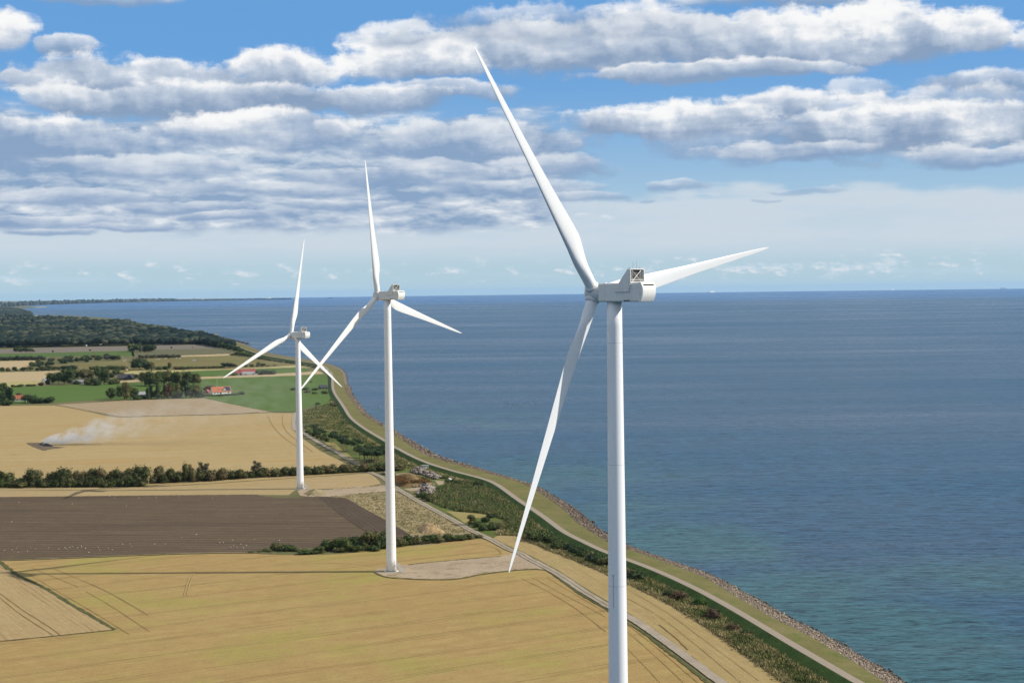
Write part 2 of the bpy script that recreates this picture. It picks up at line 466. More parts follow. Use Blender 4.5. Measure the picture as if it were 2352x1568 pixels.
M = {}
def turbine_paint(name, c, grime):
    m, t, b = new_mat(name)
    tc = t.nodes.new('ShaderNodeTexCoord'); p = S(t, tc.outputs['Object'])
    x, y, z = sep(p)
    a = noise(p, .35, 5, .6); st = noise(cmb(t, x * 2.2, y * 2.2, z * .07), 1., 4, .6)
    f = (a * .5 + st * .6).ss(.50, .85) * grime
    col = mixc(t, f, c, mul3(c, .62))
    setc(t, b, col); b.inputs['Roughness'].default_value = .38; b.inputs['Specular IOR Level'].default_value = .4
    return m
M['blade'] = turbine_paint('blade_white', (.87, .87, .86), .10)
M['hubw'] = turbine_paint('spinner_white', (.70, .70, .68), .5)
M['nacw'] = None
def tower_mat():
    m, t, b = new_mat('tower_white')
    tc = t.nodes.new('ShaderNodeTexCoord'); p = S(t, tc.outputs['Object'])
    x, y, z = sep(p)
    st = noise(cmb(t, x * 1.6, y * 1.6, z * .05), 1., 4, .6); a = noise(p, .12, 4)
    col = mixc(t, (st * .6 + a * .4).ss(.45, .75) * .12, (.87, .87, .86), (.60, .59, .54))
    seam = ((z * (1 / 2.9)).fr() - .5).ab().ss(.008, .002) * .22
    sec = ((z * (1 / 23.2)).fr() - .5).ab().ss(.0035, .001) * .6
    col = mixc(t, (seam + sec).cl(), col, (.42, .42, .41))
    setc(t, b, col); b.inputs['Roughness'].default_value = .36
    return m
M['tower'] = tower_mat()
def nacelle_mat():
    m, t, b = new_mat('nacelle_panels')
    tc = t.nodes.new('ShaderNodeTexCoord'); p = S(t, tc.outputs['Object'])
    x, y, z = sep(p)
    a = noise(p, .5, 5, .65); st = noise(cmb(t, x * 1.4, y, z * .12), 1., 4, .6)
    col = mixc(t, (a * .45 + st * .65).ss(.48, .8) * .28, (.78, .78, .74), (.46, .43, .34))
    ln = (((x + 1.2) * (1 / 1.62)).fr() - .5).ab().ss(.016, .006) + (z - .72).ab().ss(.03, .012) * x.ss(-.2, .4) + (z - 1.18).ab().ss(.03, .012) * x.ss(.0, -.4)
    col = mixc(t, (ln * .45).cl(), col, (.26, .25, .22))
    low = z.ss(-1.5, -1.85) * .5
    col = mixc(t, low, col, (.40, .35, .22))
    setc(t, b, col); b.inputs['Roughness'].default_value = .5
    return m
M['nacw'] = nacelle_mat()
M['rearw'] = turbine_paint('rear_cover_white', (.82, .81, .76), .3)
M['dark'] = plain('dark_gap', (.02, .02, .02), .7)
M['galv'] = plain('galvanised_steel', (.50, .50, .48), .45, .2, 3., .3)
M['rad'] = plain('radiator_fins', (.085, .085, .08), .6, .2, 6.)
M['conc'] = plain('concrete', (.62, .61, .57), .85, .15, 1.2)
M['black'] = plain('black_rubber', (.02, .02, .02), .7)
M['bark'] = plain('bark', (.10, .075, .05), .9, .3, 1.5)
M['pinebark'] = plain('pine_bark', (.20, .12, .075), .9, .3, 1.2)
M['white'] = plain('white_paint', (.74, .74, .72), .6, .08)
M['glass'] = plain('window_glass', (.03, .04, .055), .12, .2)

# ------------------------------------------------------------------ setting
def pix(fr, pts): return [fr(*p) for p in pts]
SEA_Z = -0.9

def sea():
    vs, fs = [], []
    rad = [0, 150, 400, 800, 1500, 3000, 6000, 12000, 24000, 47500]
    k = 96
    c = (0, 0)
    vs.append((0, 0, SEA_Z))
    for r in rad[1:]:
        for j in range(k):
            q = 2 * math.pi * j / k
            vs.append((r * math.cos(q), r * math.sin(q), SEA_Z))
    for j in range(k): fs.append((0, 1 + j, 1 + (j + 1) % k))
    for i in range(len(rad) - 2):
        a, b = 1 + i * k, 1 + (i + 1) * k
        for j in range(k): fs.append((a + j, b + j, b + (j + 1) % k, a + (j + 1) % k))
    me = bpy.data.meshes.new('sea'); me.from_pydata(vs, [], fs); me.update()
    m, t, b = new_mat('sea_water')
    p = wpos(t); x, y, z = sep(p)
    dist = (x * x + y * y).sq()
    # ripples: crests roughly across the wind, which blows along +x
    w1 = noise(cmb(t, x * .26, y * .75), 1., 5, .66)
    w2 = noise(cmb(t, x * .075, y * .24), 1., 4, .62)
    w3 = noise(cmb(t, x * .012, y * .05), 1., 4, .6)
    hgt = w1 * .55 + w2 * 1.3 + w3 * 2.2
    bump(t, b, hgt, .62, 1.5)
    # broad wind lanes and slicks, very stretched in depth
    lane = noise(cmb(t, x * .00045, y * .0016), 1., 5, .62)
    lane2 = noise(cmb(t, x * .0012, y * .009), 1., 4, .6)
    sh = None
    for px, py, rx, ry, k in ((1560, 1250, 60, 95, .9), (1750, 1360, 60, 70, 1.), (1960, 1420, 55, 60, 1.), (2150, 1490, 50, 50, 1.), (2290, 1560, 60, 50, 1.),
                              (1230, 1090, 110, 150, .55), (1330, 1180, 60, 80, .55), (2250, 1330, 90, 60, .45), (1020, 960, 110, 150, .35), (1470, 1160, 60, 60, .5)):
        q = at(px, py)
        a, c = (x - q.x) * (1. / rx), (y - q.y) * (1. / ry)
        e = (1.0 - (a * a + c * c).sq()) * k
        sh = e if sh is None else sh.mx(e)
    bed = noise(cmb(t, x * .02, y * .012), 1., 5, .65)
    sh = (sh * 1.2 + (bed - .5) * 1.7).ss(-.15, .75)
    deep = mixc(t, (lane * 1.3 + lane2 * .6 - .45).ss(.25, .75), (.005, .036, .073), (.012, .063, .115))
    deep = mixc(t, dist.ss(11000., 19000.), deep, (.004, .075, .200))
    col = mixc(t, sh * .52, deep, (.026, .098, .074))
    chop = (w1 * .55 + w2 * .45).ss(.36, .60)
    br = chop * 1.2 + .30  # light and dark of the wave facets, put into colour and specular level
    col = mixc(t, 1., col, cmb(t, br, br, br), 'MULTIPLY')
    sp = chop * .42 + .14 + (w3 - .5) * .25
    t.links.new(sp.k, b.inputs['Specular IOR Level'])
    setc(t, b, col)
    ro = (lane + lane2 * .6).rg(.55, 1.0, .18, .38)
    t.links.new(ro.k, b.inputs['Roughness'])
    b.inputs['IOR'].default_value = 1.33
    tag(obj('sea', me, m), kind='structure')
sea()

SHEETS = [0]
def poly_sheet(name, pts, z, mat, kind='structure', jit=.35, label=None, cat=None):
    """flat sheet from an outline in photo pixels, edges broken up a little"""
    out = []
    SHEETS[0] += 1; z = z + .0012 * (SHEETS[0] % 60)       # no two sheets share a plane
    n = len(pts)
    r = random.Random(len(name) * 7 + n)
    for i in range(n):
        a, b = pts[i], pts[(i + 1) % n]
        L = math.hypot(b[0] - a[0], b[1] - a[1]); k = max(1, min(60, int(L / 5)))
        for j in range(k):
            f = j / k
            jx, jy = (r.uniform(-jit, jit), r.uniform(-jit, jit)) if j else (0, 0)
            out.append(at(a[0] + (b[0] - a[0]) * f + jx, a[1] + (b[1] - a[1]) * f + jy, z))
    me = bpy.data.meshes.new(name)
    import mathutils.geometry as mg
    tris = mg.tessellate_polygon([[Vector((p.x, p.y, 0)) for p in out]])
    me.from_pydata([tuple(p) for p in out], [], [tuple(f) for f in tris]); me.update()
    # all faces up
    import bmesh
    bm = bmesh.new(); bm.from_mesh(me)
    for f in bm.faces:
        if f.normal.z < 0: f.normal_flip()
    bm.to_mesh(me); bm.free()
    o = obj(name, me, mat)
    return tag(o, label, cat, kind=kind)

def ribbon(name, pts, width, z, mat, kind='structure', samples=6, wj=.0):
    """strip of constant ground width along a pixel polyline"""
    SHEETS[0] += 1; z = z + .0012 * (SHEETS[0] % 60)
    g = [at(px, py, z) for px, py in pts]
    P = smooth_line(g, samples)
    vs, fs = [], []
    r = random.Random(len(pts))
    for i, p in enumerate(P):
        d = (P[min(i + 1, len(P) - 1)] - P[max(i - 1, 0)]); d.z = 0; d.normalize()
        nrm = Vector((-d.y, d.x, 0)); w = width[0] + (width[1] - width[0]) * i / (len(P) - 1) if isinstance(width, tuple) else width
        a, b = w * .5 * (1 + r.uniform(-wj, wj)), w * .5 * (1 + r.uniform(-wj, wj))
        vs += [tuple(p + nrm * a), tuple(p - nrm * b)]
    for i in range(len(P) - 1): fs.append((2 * i, 2 * i + 1, 2 * i + 3, 2 * i + 2))
    me = bpy.data.meshes.new(name); me.from_pydata(vs, [], fs); me.update()
    if len(me.polygons) and me.polygons[0].normal.z < 0: me.flip_normals()
    return tag(obj(name, me, mat), kind=kind)

def smooth_line(g, k):
    out = []
    n = len(g)
    for i in range(n - 1):
        p0, p1, p2, p3 = g[max(i - 1, 0)], g[i], g[i + 1], g[min(i + 2, n - 1)]
        for j in range(k):
            s = j / k
            out.append(.5 * ((2 * p1) + (p2 - p0) * s + (2 * p0 - 5 * p1 + 4 * p2 - p3) * s * s + (3 * p1 - p0 - 3 * p2 + p3) * s ** 3))
    out.append(g[-1])
    return out

# -- shore lines (traced, near part in two zooms), all mapped to the ground
path_px = pix(Z1, [(1380, 322), (1450, 345), (1600, 395), (1640, 412), (1760, 452), (1900, 477), (2000, 490), (2120, 508)]) + \
    pix(Z3, [(160, 105), (215, 145), (235, 185), (235, 240), (239, 285), (258, 325), (290, 370), (330, 430), (355, 475), (395, 515), (450, 555), (520, 600), (600, 645), (690, 700), (760, 740), (850, 785),
             (950, 825), (1050, 855), (1150, 885), (1250, 908), (1330, 930), (1400, 955), (1470, 1000), (1530, 1045), (1600, 1095), (1700, 1160), (1800, 1230), (1850, 1270), (1920, 1320), (2000, 1360), (2100, 1405)]) + \
    pix(Z5, [(0, 540), (180, 602), (300, 645), (450, 705), (560, 755), (700, 820), (820, 885), (1000, 985), (1150, 1075), (1300, 1165), (1450, 1255), (1600, 1340), (1750, 1430), (1880, 1503), (2100, 1625), (2350, 1765)])
gs_px = pix(Z1, [(1350, 312), (1480, 345), (1560, 362), (1640, 385), (1700, 412), (1760, 436), (1900, 462), (2000, 477), (2120, 497), (2200, 514)]) + \
    pix(Z3, [(230, 120), (290, 140), (308, 175), (318, 240), (325, 290), (345, 330), (380, 370), (410, 420), (450, 470), (520, 510), (600, 560), (690, 625), (760, 670), (870, 745), (960, 780), (1060, 815),
             (1180, 840), (1300, 875), (1420, 910), (1530, 935), (1620, 970), (1680, 1005), (1740, 1040), (1800, 1085), (1870, 1130), (1930, 1180), (1980, 1240), (2050, 1290), (2150, 1345)]) + \
    pix(Z5, [(0, 465), (190, 540), (300, 570), (440, 625), (560, 670), (700, 715), (790, 765), (900, 835), (1000, 895), (1100, 955), (1200, 1020), (1330, 1080), (1450, 1135), (1560, 1200), (1700, 1280), (1800, 1340), (1900, 1405), (2040, 1503), (2300, 1680), (2500, 1800)])
wt_px = pix(Z1, [(1350, 306), (1480, 335), (1560, 352), (1640, 376), (1700, 402), (1760, 426), (1900, 455), (2000, 470), (2120, 490), (2200, 508)]) + \
    pix(Z3, [(240, 105), (310, 135), (340, 170), (345, 220), (365, 290), (390, 350), (430, 400), (470, 450), (530, 500), (610, 545), (690, 590), (760, 635), (860, 690), (960, 750), (1060, 790), (1180, 820),
             (1300, 860), (1450, 905), (1620, 960), (1690, 980), (1760, 1015), (1850, 1070), (1940, 1120), (2030, 1190), (2120, 1265)]) + \
    pix(Z5, [(0, 405), (190, 510), (380, 580), (560, 640), (740, 700), (850, 750), (960, 810), (1060, 865), (1180, 925), (1300, 1000), (1400, 1050), (1550, 1125), (1680, 1195), (1780, 1250), (1900, 1330), (2050, 1400), (2200, 1503), (2450, 1670), (2650, 1800)])

DZ, GZ = 2.5, 1.35
def line_fn(px, z):
    g = sorted([at(a, b, z) for a, b in px], key=lambda p: p.y)
    ys = np.array([p.y for p in g]); xs = np.array([p.x for p in g])
    # light smoothing
    return lambda y: np.interp(y, ys, xs)
fx_path, fx_gs, fx_wt = line_fn(path_px, DZ), line_fn(gs_px, GZ), line_fn(wt_px, SEA_Z)
YS = np.concatenate([np.arange(392, 1100, 4.), np.arange(1100, 2200, 10.), np.arange(2200, 4400, 30.)])
def smooth_arr(a, k=5):
    w = np.ones(k) / k
    return np.convolve(np.pad(a, k // 2, mode='edge'), w, mode='valid')
XP = smooth_arr(fx_path(YS), 7); XG = np.maximum(smooth_arr(fx_gs(YS), 5), XP + 3.2); XW = np.maximum(smooth_arr(fx_wt(YS), 3), XG + 1.5); XG = XG + .08 * (XW - XG)
def loft(name, cols, mat):
    """cols: list of (x array, z array) across; rows follow YS"""
    n = len(YS); vs = []; fs = []
    for x, z in cols: vs.append(np.stack([x, YS, z if hasattr(z, '__len__') else np.full(n, z)], 1))
    v = np.concatenate(vs); k = len(cols)
    f = []
    for c in range(k - 1):
        i = np.arange(n - 1)
        f.append(np.stack([c * n + i, (c + 1) * n + i, (c + 1) * n + i + 1, c * n + i + 1], 1))
    return tag(obj(name, np_mesh(name, v, np.concatenate(f)), mat), kind='structure')
# slope factor across the dike: widths are measured along x, the dike runs mostly away from the camera
tx = np.gradient(XP, YS); WX = np.sqrt(1 + tx * tx)
HW = 1.55 * WX
M['dikeg'] = grass_mat('dike_meadow', (.120, .112, .036), (.175, .150, .060), (.095, .125, .030), .045, .35)
M['diked'] = grass_mat('dike_dark_grass', (.026, .052, .012), (.044, .078, .016), (.022, .042, .010), .08, .35)  # darker green than the seaward slope
M['asph'] = plain('path_gravel_asphalt', (.285, .230, .170), .9, .07, .35)
loft('dike_path', [(XP - HW, DZ + .02), (XP + HW, DZ + .02)], M['asph'])
loft('dike_slope_landward', [(XP - HW - 5.6 * WX, -.15), (XP - HW - 4.4 * WX, .15), (XP - HW - .9 * WX, DZ - .25), (XP - HW + .05, DZ)], M['diked'])
edge = XP + HW - .05
loft('dike_slope_seaward', [(edge, DZ), (XP + HW + .8 * WX, DZ - .06), ((XP + HW) * .5 + XG * .5, (DZ + GZ) * .5), (XG + .3, GZ)], M['dikeg'])
M['revbed'] = rock_mat('stone_bed', [(.12, .10, .08), (.20, .17, .13), (.26, .22, .18)], (-.6, .5))
loft('stone_bank', [(XG, GZ - .08), (XG * .55 + XW * .45, .45), (XW + .6, SEA_Z - .1), (XW + 5, SEA_Z - .8)], M['revbed'])

# -- land base: everything left of the dike foot, then the far coast
def land():
    m, t, b = new_mat('land_grass')
    p = wpos(t)
    a = noise(p, .004, 6, .6); c = noise(p, .03, 5, .65); fn = noise(p, .7, 4, .7)
    col = mixc(t, a.rg(.35, .65, 0, 1), (.110, .110, .040), (.165, .140, .065))
    col = mixc(t, c.ss(.48, .66) * .7, col, (.070, .090, .028))
    br = (fn - .5) * .6 + 1.
    setc(t, b, mixc(t, 1., col, cmb(t, br, br, br), 'MULTIPLY'))
    b.inputs['Roughness'].default_value = .95; b.inputs['Specular IOR Level'].default_value = .1
    n = len(YS)
    vs = [(-2200., y, 0.) for y in YS] + [(float(x), float(y), 0.) for x, y in zip(XP - HW - 4.9 * WX, YS)]
    vs[:n] = [(-.75 * y - 300, float(y), 0.) for y in YS]
    fs = [(i, n + i, n + i + 1, i + 1) for i in range(n - 1)]
    # far coast outline in pixels, joined on
    far = pix(Z1, [(1400, 317), (1320, 303), (1250, 297), (1180, 283), (1050, 255), (950, 238), (850, 215), (700, 202), (600, 197), (480, 188), (330, 184), (250, 187), (215, 186), (212, 178), (150, 172), (120, 163),
                   (230, 158), (160, 149), (130, 140), (330, 129), (210, 125), (150, 121), (300, 116), (650, 104.5), (900, 99), (1050, 96), (1150, 92), (1400, 89), (1600, 85), (1800, 81.5), (1960, 78.5)])
    fp = [at(px, py, 0.) for px, py in far]
    pol = [Vector((float(XP[-1] - HW[-1] - 4.9 * WX[-1]), float(YS[-1]), 0))] + fp + [Vector((-9000, 47000, 0)), Vector((-33000, 46000, 0)), Vector((-.75 * 4400 - 300 - 500, float(YS[-1]), 0)), Vector((-.75 * float(YS[-1]) - 300, float(YS[-1]), 0))]
    import mathutils.geometry as mg
    tr = mg.tessellate_polygon([pol])
    o = len(vs)
    vs += [tuple(q) for q in pol]
    for f in tr:
        a, c, d = (pol[i] for i in f)
        if (c - a).cross(d - a).z < 0: f = f[::-1]
        fs.append(tuple(i + o for i in f))
    me = bpy.data.meshes.new('ground'); me.from_pydata(vs, [], fs); me.update()
    for q in me.polygons:
        pass
    tag(obj('ground', me, m), kind='structure')
land()

# -- fields (bottom sheets first, each a few centimetres above the one below)
L1, L2, L3, L4 = .02, .10, .18, .26
g_dir = (Z4(0, 1165), Z4(1500, 965))
M['front'] = field_mat('stubble_golden', (.315, .213, .080), (.410, .296, .127), g_dir, 22., .85, (.250, .240, .050), .55, 1.3, .30, .010)
front = [(-60, 1283)] + pix(Z2, [(0, 741), (150, 738), (400, 727), (700, 713), (1100, 696), (1400, 688), (1700, 692), (1900, 702)]) + \
    pix(Z4, [(0, 578), (150, 575), (300, 569), (450, 552), (600, 531), (700, 516), (850, 499), (1000, 486), (1150, 472), (1310, 459), (1400, 486), (1470, 512), (1550, 560), (1620, 600), (1730, 655), (1800, 690), (1900, 760), (2000, 835), (2100, 897), (2225, 968)]) + \
    pix(Z5, [(190, 1052), (330, 1138), (450, 1232), (560, 1318), (700, 1425), (800, 1510), (950, 1630)]) + [(1690, 1640), (600, 1640), (-60, 1640)]
poly_sheet('stubble_field', front, L1, M['front'])
M['tri'] = field_mat('stubble_pale', (.33, .235, .110), (.40, .29, .150), (Z2(0, 770), Z2(600, 1190)), 30., .5, (.30, .25, .09), .2, 1.0, .3, .02)
poly_sheet('stubble_field_pale', [(-60, 1275)] + pix(Z2, [(0, 752), (120, 840), (330, 940), (560, 1080), (770, 1198), (740, 1207), (520, 1229), (250, 1255), (0, 1278)]) + [(-60, 1478)], L2, M['tri'])
M['ditch'] = grass_mat('verge_weeds', (.055, .065, .022), (.110, .105, .040), (.150, .125, .055), .12, .5)
ribbon('field_ditch', pix(Z2, [(-40, 725), (0, 752), (60, 795), (120, 838), (220, 885), (330, 940), (450, 1015), (560, 1080), (680, 1150), (770, 1200)]), (2.2, 1.6), L3, M['ditch'], wj=.4)
ribbon('field_verge', pix(Z2, [(0, 1282), (250, 1257), (520, 1229), (770, 1204)]), .7, L3, M['ditch'], wj=.5)

M['plough'] = field_mat('ploughed_soil', (.124, .088, .052), (.180, .136, .086), (Z2(0, 570), Z2(1300, 560)), 0, 0, None, 0, 2.2, .7, .012, rows=5.2, rowk=.55, dark=(.090, .062, .042))
plough = [(-60, 1140)] + pix(Z2, [(0, 313), (400, 309), (800, 304), (1400, 299), (1730, 296), (1770, 308), (1860, 318)]) + pix(Z3, [(0, 1062), (120, 1058), (330, 1064), (345, 1078), (480, 1152), (620, 1227), (800, 1330)]) + \
    pix(Z4, [(760, 460), (400, 500), (160, 520), (0, 526)]) + pix(Z2, [(1820, 678), (1600, 683), (1300, 692), (1000, 703), (600, 718), (150, 728), (0, 730)]) + [(-60, 1284)]
poly_sheet('ploughed_field', plough, L2, M['plough'])
M['plough2'] = field_mat('ploughed_headland', (.085, .060, .038), (.128, .094, .060), (Z3(200, 1090), Z3(560, 1330)), 0, 0, None, 0, 1.2, .5, .02, rows=2.6, rowk=.35)
poly_sheet('ploughed_headland', pix(Z3, [(130, 1062), (330, 1066), (480, 1153), (620, 1228), (795, 1330), (520, 1330), (440, 1290), (330, 1215), (220, 1130)]), L3, M['plough2'])
M['verge'] = grass_mat('verge_dry', (.150, .125, .060), (.245, .200, .110), (.085, .085, .032), .1, .4)
ribbon('field_verge.001', pix(Z2, [(-20, 736), (150, 733), (600, 716), (1000, 700), (1400, 688), (1650, 686), (1850, 690)]), 2.0, L4, M['verge'], wj=.3)

M['strip'] = field_mat('stubble_strip', (.33, .243, .118), (.39, .29, .152), (Z2(0, 285), Z2(1700, 262)), 26., .35, (.30, .25, .1), .15, 1.0, .3, .015)
strip = [(-60, 1120)] + pix(Z2, [(0, 258), (700, 250), (1000, 244), (1250, 232), (1400, 224), (2000, 184)]) + pix(Z3, [(40, 912), (200, 902), (500, 889), (540, 915), (570, 945), (585, 965), (480, 984), (300, 998), (80, 1003)]) + \
    pix(Z2, [(1990, 262), (1940, 300), (1780, 300), (1400, 302), (800, 306), (0, 315)]) + [(-60, 1141)]
poly_sheet('stubble_strip', strip, L1, M['strip'])
ribbon('field_verge.002', pix(Z2, [(960, 247), (1250, 231), (1400, 223), (2000, 183), (2340, 160)]) + pix(Z3, [(420, 888), (500, 885)]), 3.0, L3, M['verge'], wj=.4)
M['pad'] = grass_mat('gravel_pad', (.31, .235, .155), (.38, .30, .205), (.22, .175, .095), .04, .4)
poly_sheet('gravel_pad', pix(Z3, [(-20, 1012), (60, 1000), (200, 1008), (300, 1000), (480, 985), (600, 976), (690, 985), (745, 1015), (620, 1022), (480, 1030), (330, 1047), (200, 1058), (60, 1055), (0, 1050)]), L2 + .01, M['pad'], jit=1.2)
poly_sheet('gravel_pad.001', pix(Z4, [(538, 694), (560, 676), (640, 655), (780, 648), (900, 634), (1100, 615), (1250, 602), (1450, 586), (1540, 560), (1620, 575), (1720, 640), (1800, 692), (1720, 676), (1600, 680), (1450, 692), (1300, 714), (1150, 742), (1000, 750), (850, 748), (750, 742), (620, 730), (560, 712)]), L2, M['pad'], jit=1.3)
ribbon('field_verge.003', pix(Z4, [(545, 702), (620, 734), (750, 746), (1000, 754), (1150, 746), (1300, 718), (1450, 696), (1600, 682), (1720, 679), (1800, 694), (1900, 764), (2000, 838), (2100, 900), (2225, 972)]) + pix(Z5, [(190, 1060), (330, 1148), (450, 1240), (560, 1325), (700, 1432), (800, 1515), (900, 1590)]), (1.0, 1.2), L3, M['ditch'], wj=.5)
ribbon('field_verge.004', pix(Z4, [(780, 646), (900, 632), (1100, 613), (1250, 600), (1450, 585)]), .8, L3, M['ditch'], wj=.5)

M['rough'] = grass_mat('rough_dry_grass', (.235, .190, .100), (.330, .260, .150), (.130, .120, .050), .03, .4)
poly_sheet('rough_grass', pix(Z3, [(200, 1052), (330, 1046), (620, 1030), (700, 1028), (760, 1055), (850, 1100), (1000, 1185), (1150, 1262), (1240, 1318), (1200, 1345), (1000, 1400), (800, 1420), (620, 1228), (480, 1152), (345, 1078)]), L1, M['rough'])
M['right'] = field_mat('stubble_seaside', (.31, .225, .095), (.38, .285, .138), (Z5(190, 1000), Z5(890, 1500)), 9., .35, (.27, .235, .08), .3, 1.0, .3, .015)
poly_sheet('stubble_field_seaside', pix(Z4, [(1395, 455), (1430, 436), (1580, 440), (1750, 520), (1900, 580), (2050, 640), (2200, 705)]) + pix(Z5, [(190, 772), (330, 843), (500, 925), (700, 1045), (850, 1145), (1000, 1255), (1200, 1395), (1350, 1506), (1520, 1640), (1080, 1640), (890, 1490), (700, 1345), (500, 1195), (300, 1055), (190, 985)]) +
           pix(Z4, [(2220, 905), (2050, 805), (1850, 675), (1650, 570), (1500, 505)]), L1, M['right'])
ribbon('field_verge.005', pix(Z4, [(1440, 432), (1580, 436), (1750, 516), (1900, 576), (2050, 636), (2200, 701)]) + pix(Z5, [(190, 768), (330, 838), (500, 920), (700, 1040), (850, 1140), (1000, 1250), (1200, 1390), (1350, 1502), (1500, 1620)]), 2.4, L2, M['verge'], wj=.4)

def track_mat():
    m, t, b = new_mat('track_gravel')
    p = wpos(t); a = noise(p, .12, 5, .65); fn = noise(p, .9, 5, .7)
    col = mixc(t, a.rg(.3, .7, 0, 1), (.25, .20, .142), (.345, .285, .212))
    br = (fn - .5) * .35 + 1.
    setc(t, b, mixc(t, 1., col, cmb(t, br, br, br), 'MULTIPLY')); b.inputs['Roughness'].default_value = .95
    return m
M['track'] = track_mat()
track_px = pix(Z1, [(1988, 838), (1976, 875), (1974, 920), (1985, 955)]) + pix(Z3, [(30, 600), (60, 622), (130, 662), (200, 702), (270, 738), (330, 777), (400, 815), (490, 872), (600, 922), (690, 990), (740, 1022), (850, 1087), (950, 1142), (1050, 1197), (1150, 1250), (1220, 1292), (1300, 1330), (1400, 1377), (1500, 1432)]) + \
    pix(Z4, [(1600, 565), (1650, 597), (1750, 648), (1850, 703), (1950, 768), (2050, 835), (2150, 895), (2220, 937)]) + pix(Z5, [(100, 962), (200, 1018), (300, 1078), (400, 1148), (500, 1218), (600, 1292), (700, 1365), (800, 1440), (890, 1508), (1050, 1640)])
ribbon('track', track_px, 3.5, L4, M['track'], wj=.08)
ribbon('track_grass_strip', track_px[8:33], .55, L4 + .03, M['verge'], wj=.6)
ribbon('track_verge', [(a + 4.0, b - 1.6) for a, b in track_px[17:]], 1.6, L3, M['dikeg'], wj=.6)

# -- wheel marks left by the harvest
M['mark'] = grass_mat('wheel_mark', (.245, .168, .065), (.300, .210, .086), (.36, .26, .11), .15, .4)
M['markl'] = grass_mat('straw_mark', (.385, .275, .115), (.42, .30, .132), (.35, .245, .098), .1, .3)
marks = [(Z4, [(1600, 740), (1800, 840), (2000, 962), (2215, 1128)], .55, 'mark'), (Z4, [(1680, 735), (1860, 832), (2050, 932), (2215, 1022)], .5, 'mark'), (Z4, [(1790, 735), (1950, 832), (2120, 932), (2210, 985)], .45, 'mark'),
         (Z5, [(195, 1070), (400, 1230), (600, 1400), (720, 1503)], .5, 'mark'), (Z5, [(195, 1120), (400, 1300), (560, 1450), (640, 1530)], .45, 'mark'), (Z5, [(195, 1240), (330, 1380), (480, 1540)], .4, 'mark'),
         (Z5, [(200, 885), (420, 1010), (620, 1160), (900, 1390), (1030, 1503)], .45, 'mark'), (Z5, [(200, 820), (480, 985), (760, 1190), (1150, 1480)], .4, 'mark'), (Z5, [(430, 1075), (560, 1180), (640, 1260)], 1.1, 'mark'),
         (Z2, [(200, 832), (420, 962), (620, 1078), (870, 1232)], .5, 'mark'), (Z2, [(210, 785), (370, 850), (530, 916)], .5, 'mark'), (Z2, [(370, 795), (700, 935), (1000, 1105)], .6, 'mark'), (Z2, [(580, 945), (760, 1050), (1010, 1215)], .5, 'mark'),
         (Z2, [(1335, 785), (1290, 860), (1255, 970)], .7, 'markl'), (Z2, [(1318, 785), (1272, 860), (1238, 970)], .7, 'markl'), (Z2, [(0, 958), (150, 1068), (330, 1182), (405, 1238)], .7, 'mark'), (Z2, [(0, 985), (120, 1085), (280, 1190), (360, 1240)], .6, 'mark'),
         
         (Z4, [(0, 640), (200, 630), (400, 640), (540, 655)], .9, 'markl'), (Z4, [(1000, 500), (1200, 492), (1380, 510), (1455, 555), (1420, 575)], .6, 'mark'),
         (Z1, [(1800, 860), (1830, 920), (1900, 1000), (2050, 1100)], .9, 'mark'), (Z1, [(1900, 850), (1900, 910), (1940, 980), (2100, 1100)], .8, 'mark'), (Z1, [(60, 1110), (110, 1120), (150, 1112)], .8, 'mark')]
for fr, pts, wd, mt in marks:
    ribbon('wheel_track', pix(fr, pts), wd * .5, L2 + .10, M[mt], wj=.5)

# -- fields beyond the hedge
M['burnt'] = field_mat('stubble_wide', (.345, .25, .112), (.42, .32, .16), (Z1(0, 990), Z1(1500, 945)), 26., .45, (.29, .25, .09), .2, 1.1, .28, .008, dark=(.36, .235, .09))
poly_sheet('stubble_field_wide', [(-60, 931)] + pix(Z1, [(0, 794), (370, 791), (430, 799), (600, 832), (790, 870), (1050, 864), (1500, 854), (1800, 841), (1982, 842), (1968, 890), (1962, 950), (2030, 1010), (2150, 1095), (2352, 1195), (2440, 1245), (2000, 1290), (1500, 1330)]) + pix(Z2, [(1000, 235), (500, 250), (0, 255)]) + [(-60, 1122)], L1, M['burnt'])
M['ridged'] = field_mat('stubble_ridged', (.34, .255, .150), (.38, .295, .18), (ZB(400, 1060), ZB(1200, 1180)), 0, 0, None, 0, .5, .2, .01, rows=11., rowk=.28)
poly_sheet('stubble_field_ridged', pix(Z1, [(375, 786), (900, 755), (1370, 741), (1500, 771), (1650, 802), (1828, 834), (1500, 849), (1050, 860), (800, 866), (600, 827), (425, 795)]), L2, M['ridged'])
ribbon('field_verge.006', pix(Z1, [(380, 792), (430, 798), (600, 829), (790, 868), (1050, 862), (1500, 851), (1830, 837), (1985, 838)]), 2.6, L3, M['verge'], wj=.5)
M['green'] = field_mat('green_crop', (.075, .125, .022), (.105, .160, .032), (ZB(1100, 850), ZB(2290, 760)), 18., .18, None, 0, .8, .22, .008)
poly_sheet('green_field', pix(Z1, [(1371, 741), (1350, 700), (1340, 640), (1346, 616), (1500, 608), (1950, 593), (2180, 583), (2213, 620), (2216, 700), (2225, 760), (2180, 790), (2080, 800), (1990, 832), (1830, 833), (1650, 800), (1500, 769)]), L2, M['green'])
poly_sheet('green_field.001', [(-60, 892)] + pix(Z1, [(0, 690), (60, 671), (250, 662), (600, 650), (800, 640), (940, 638), (1340, 640), (1350, 700), (1371, 740), (900, 753), (720, 751), (360, 772), (0, 787)]) + [(-60, 930)], L1, M['green'])
ribbon('farm_track', pix(ZB, [(1200, 900), (1290, 915), (1400, 938), (1540, 960), (1640, 968), (2000, 955), (2240, 940)]), 3.0, L3, M['verge'], wj=.2)
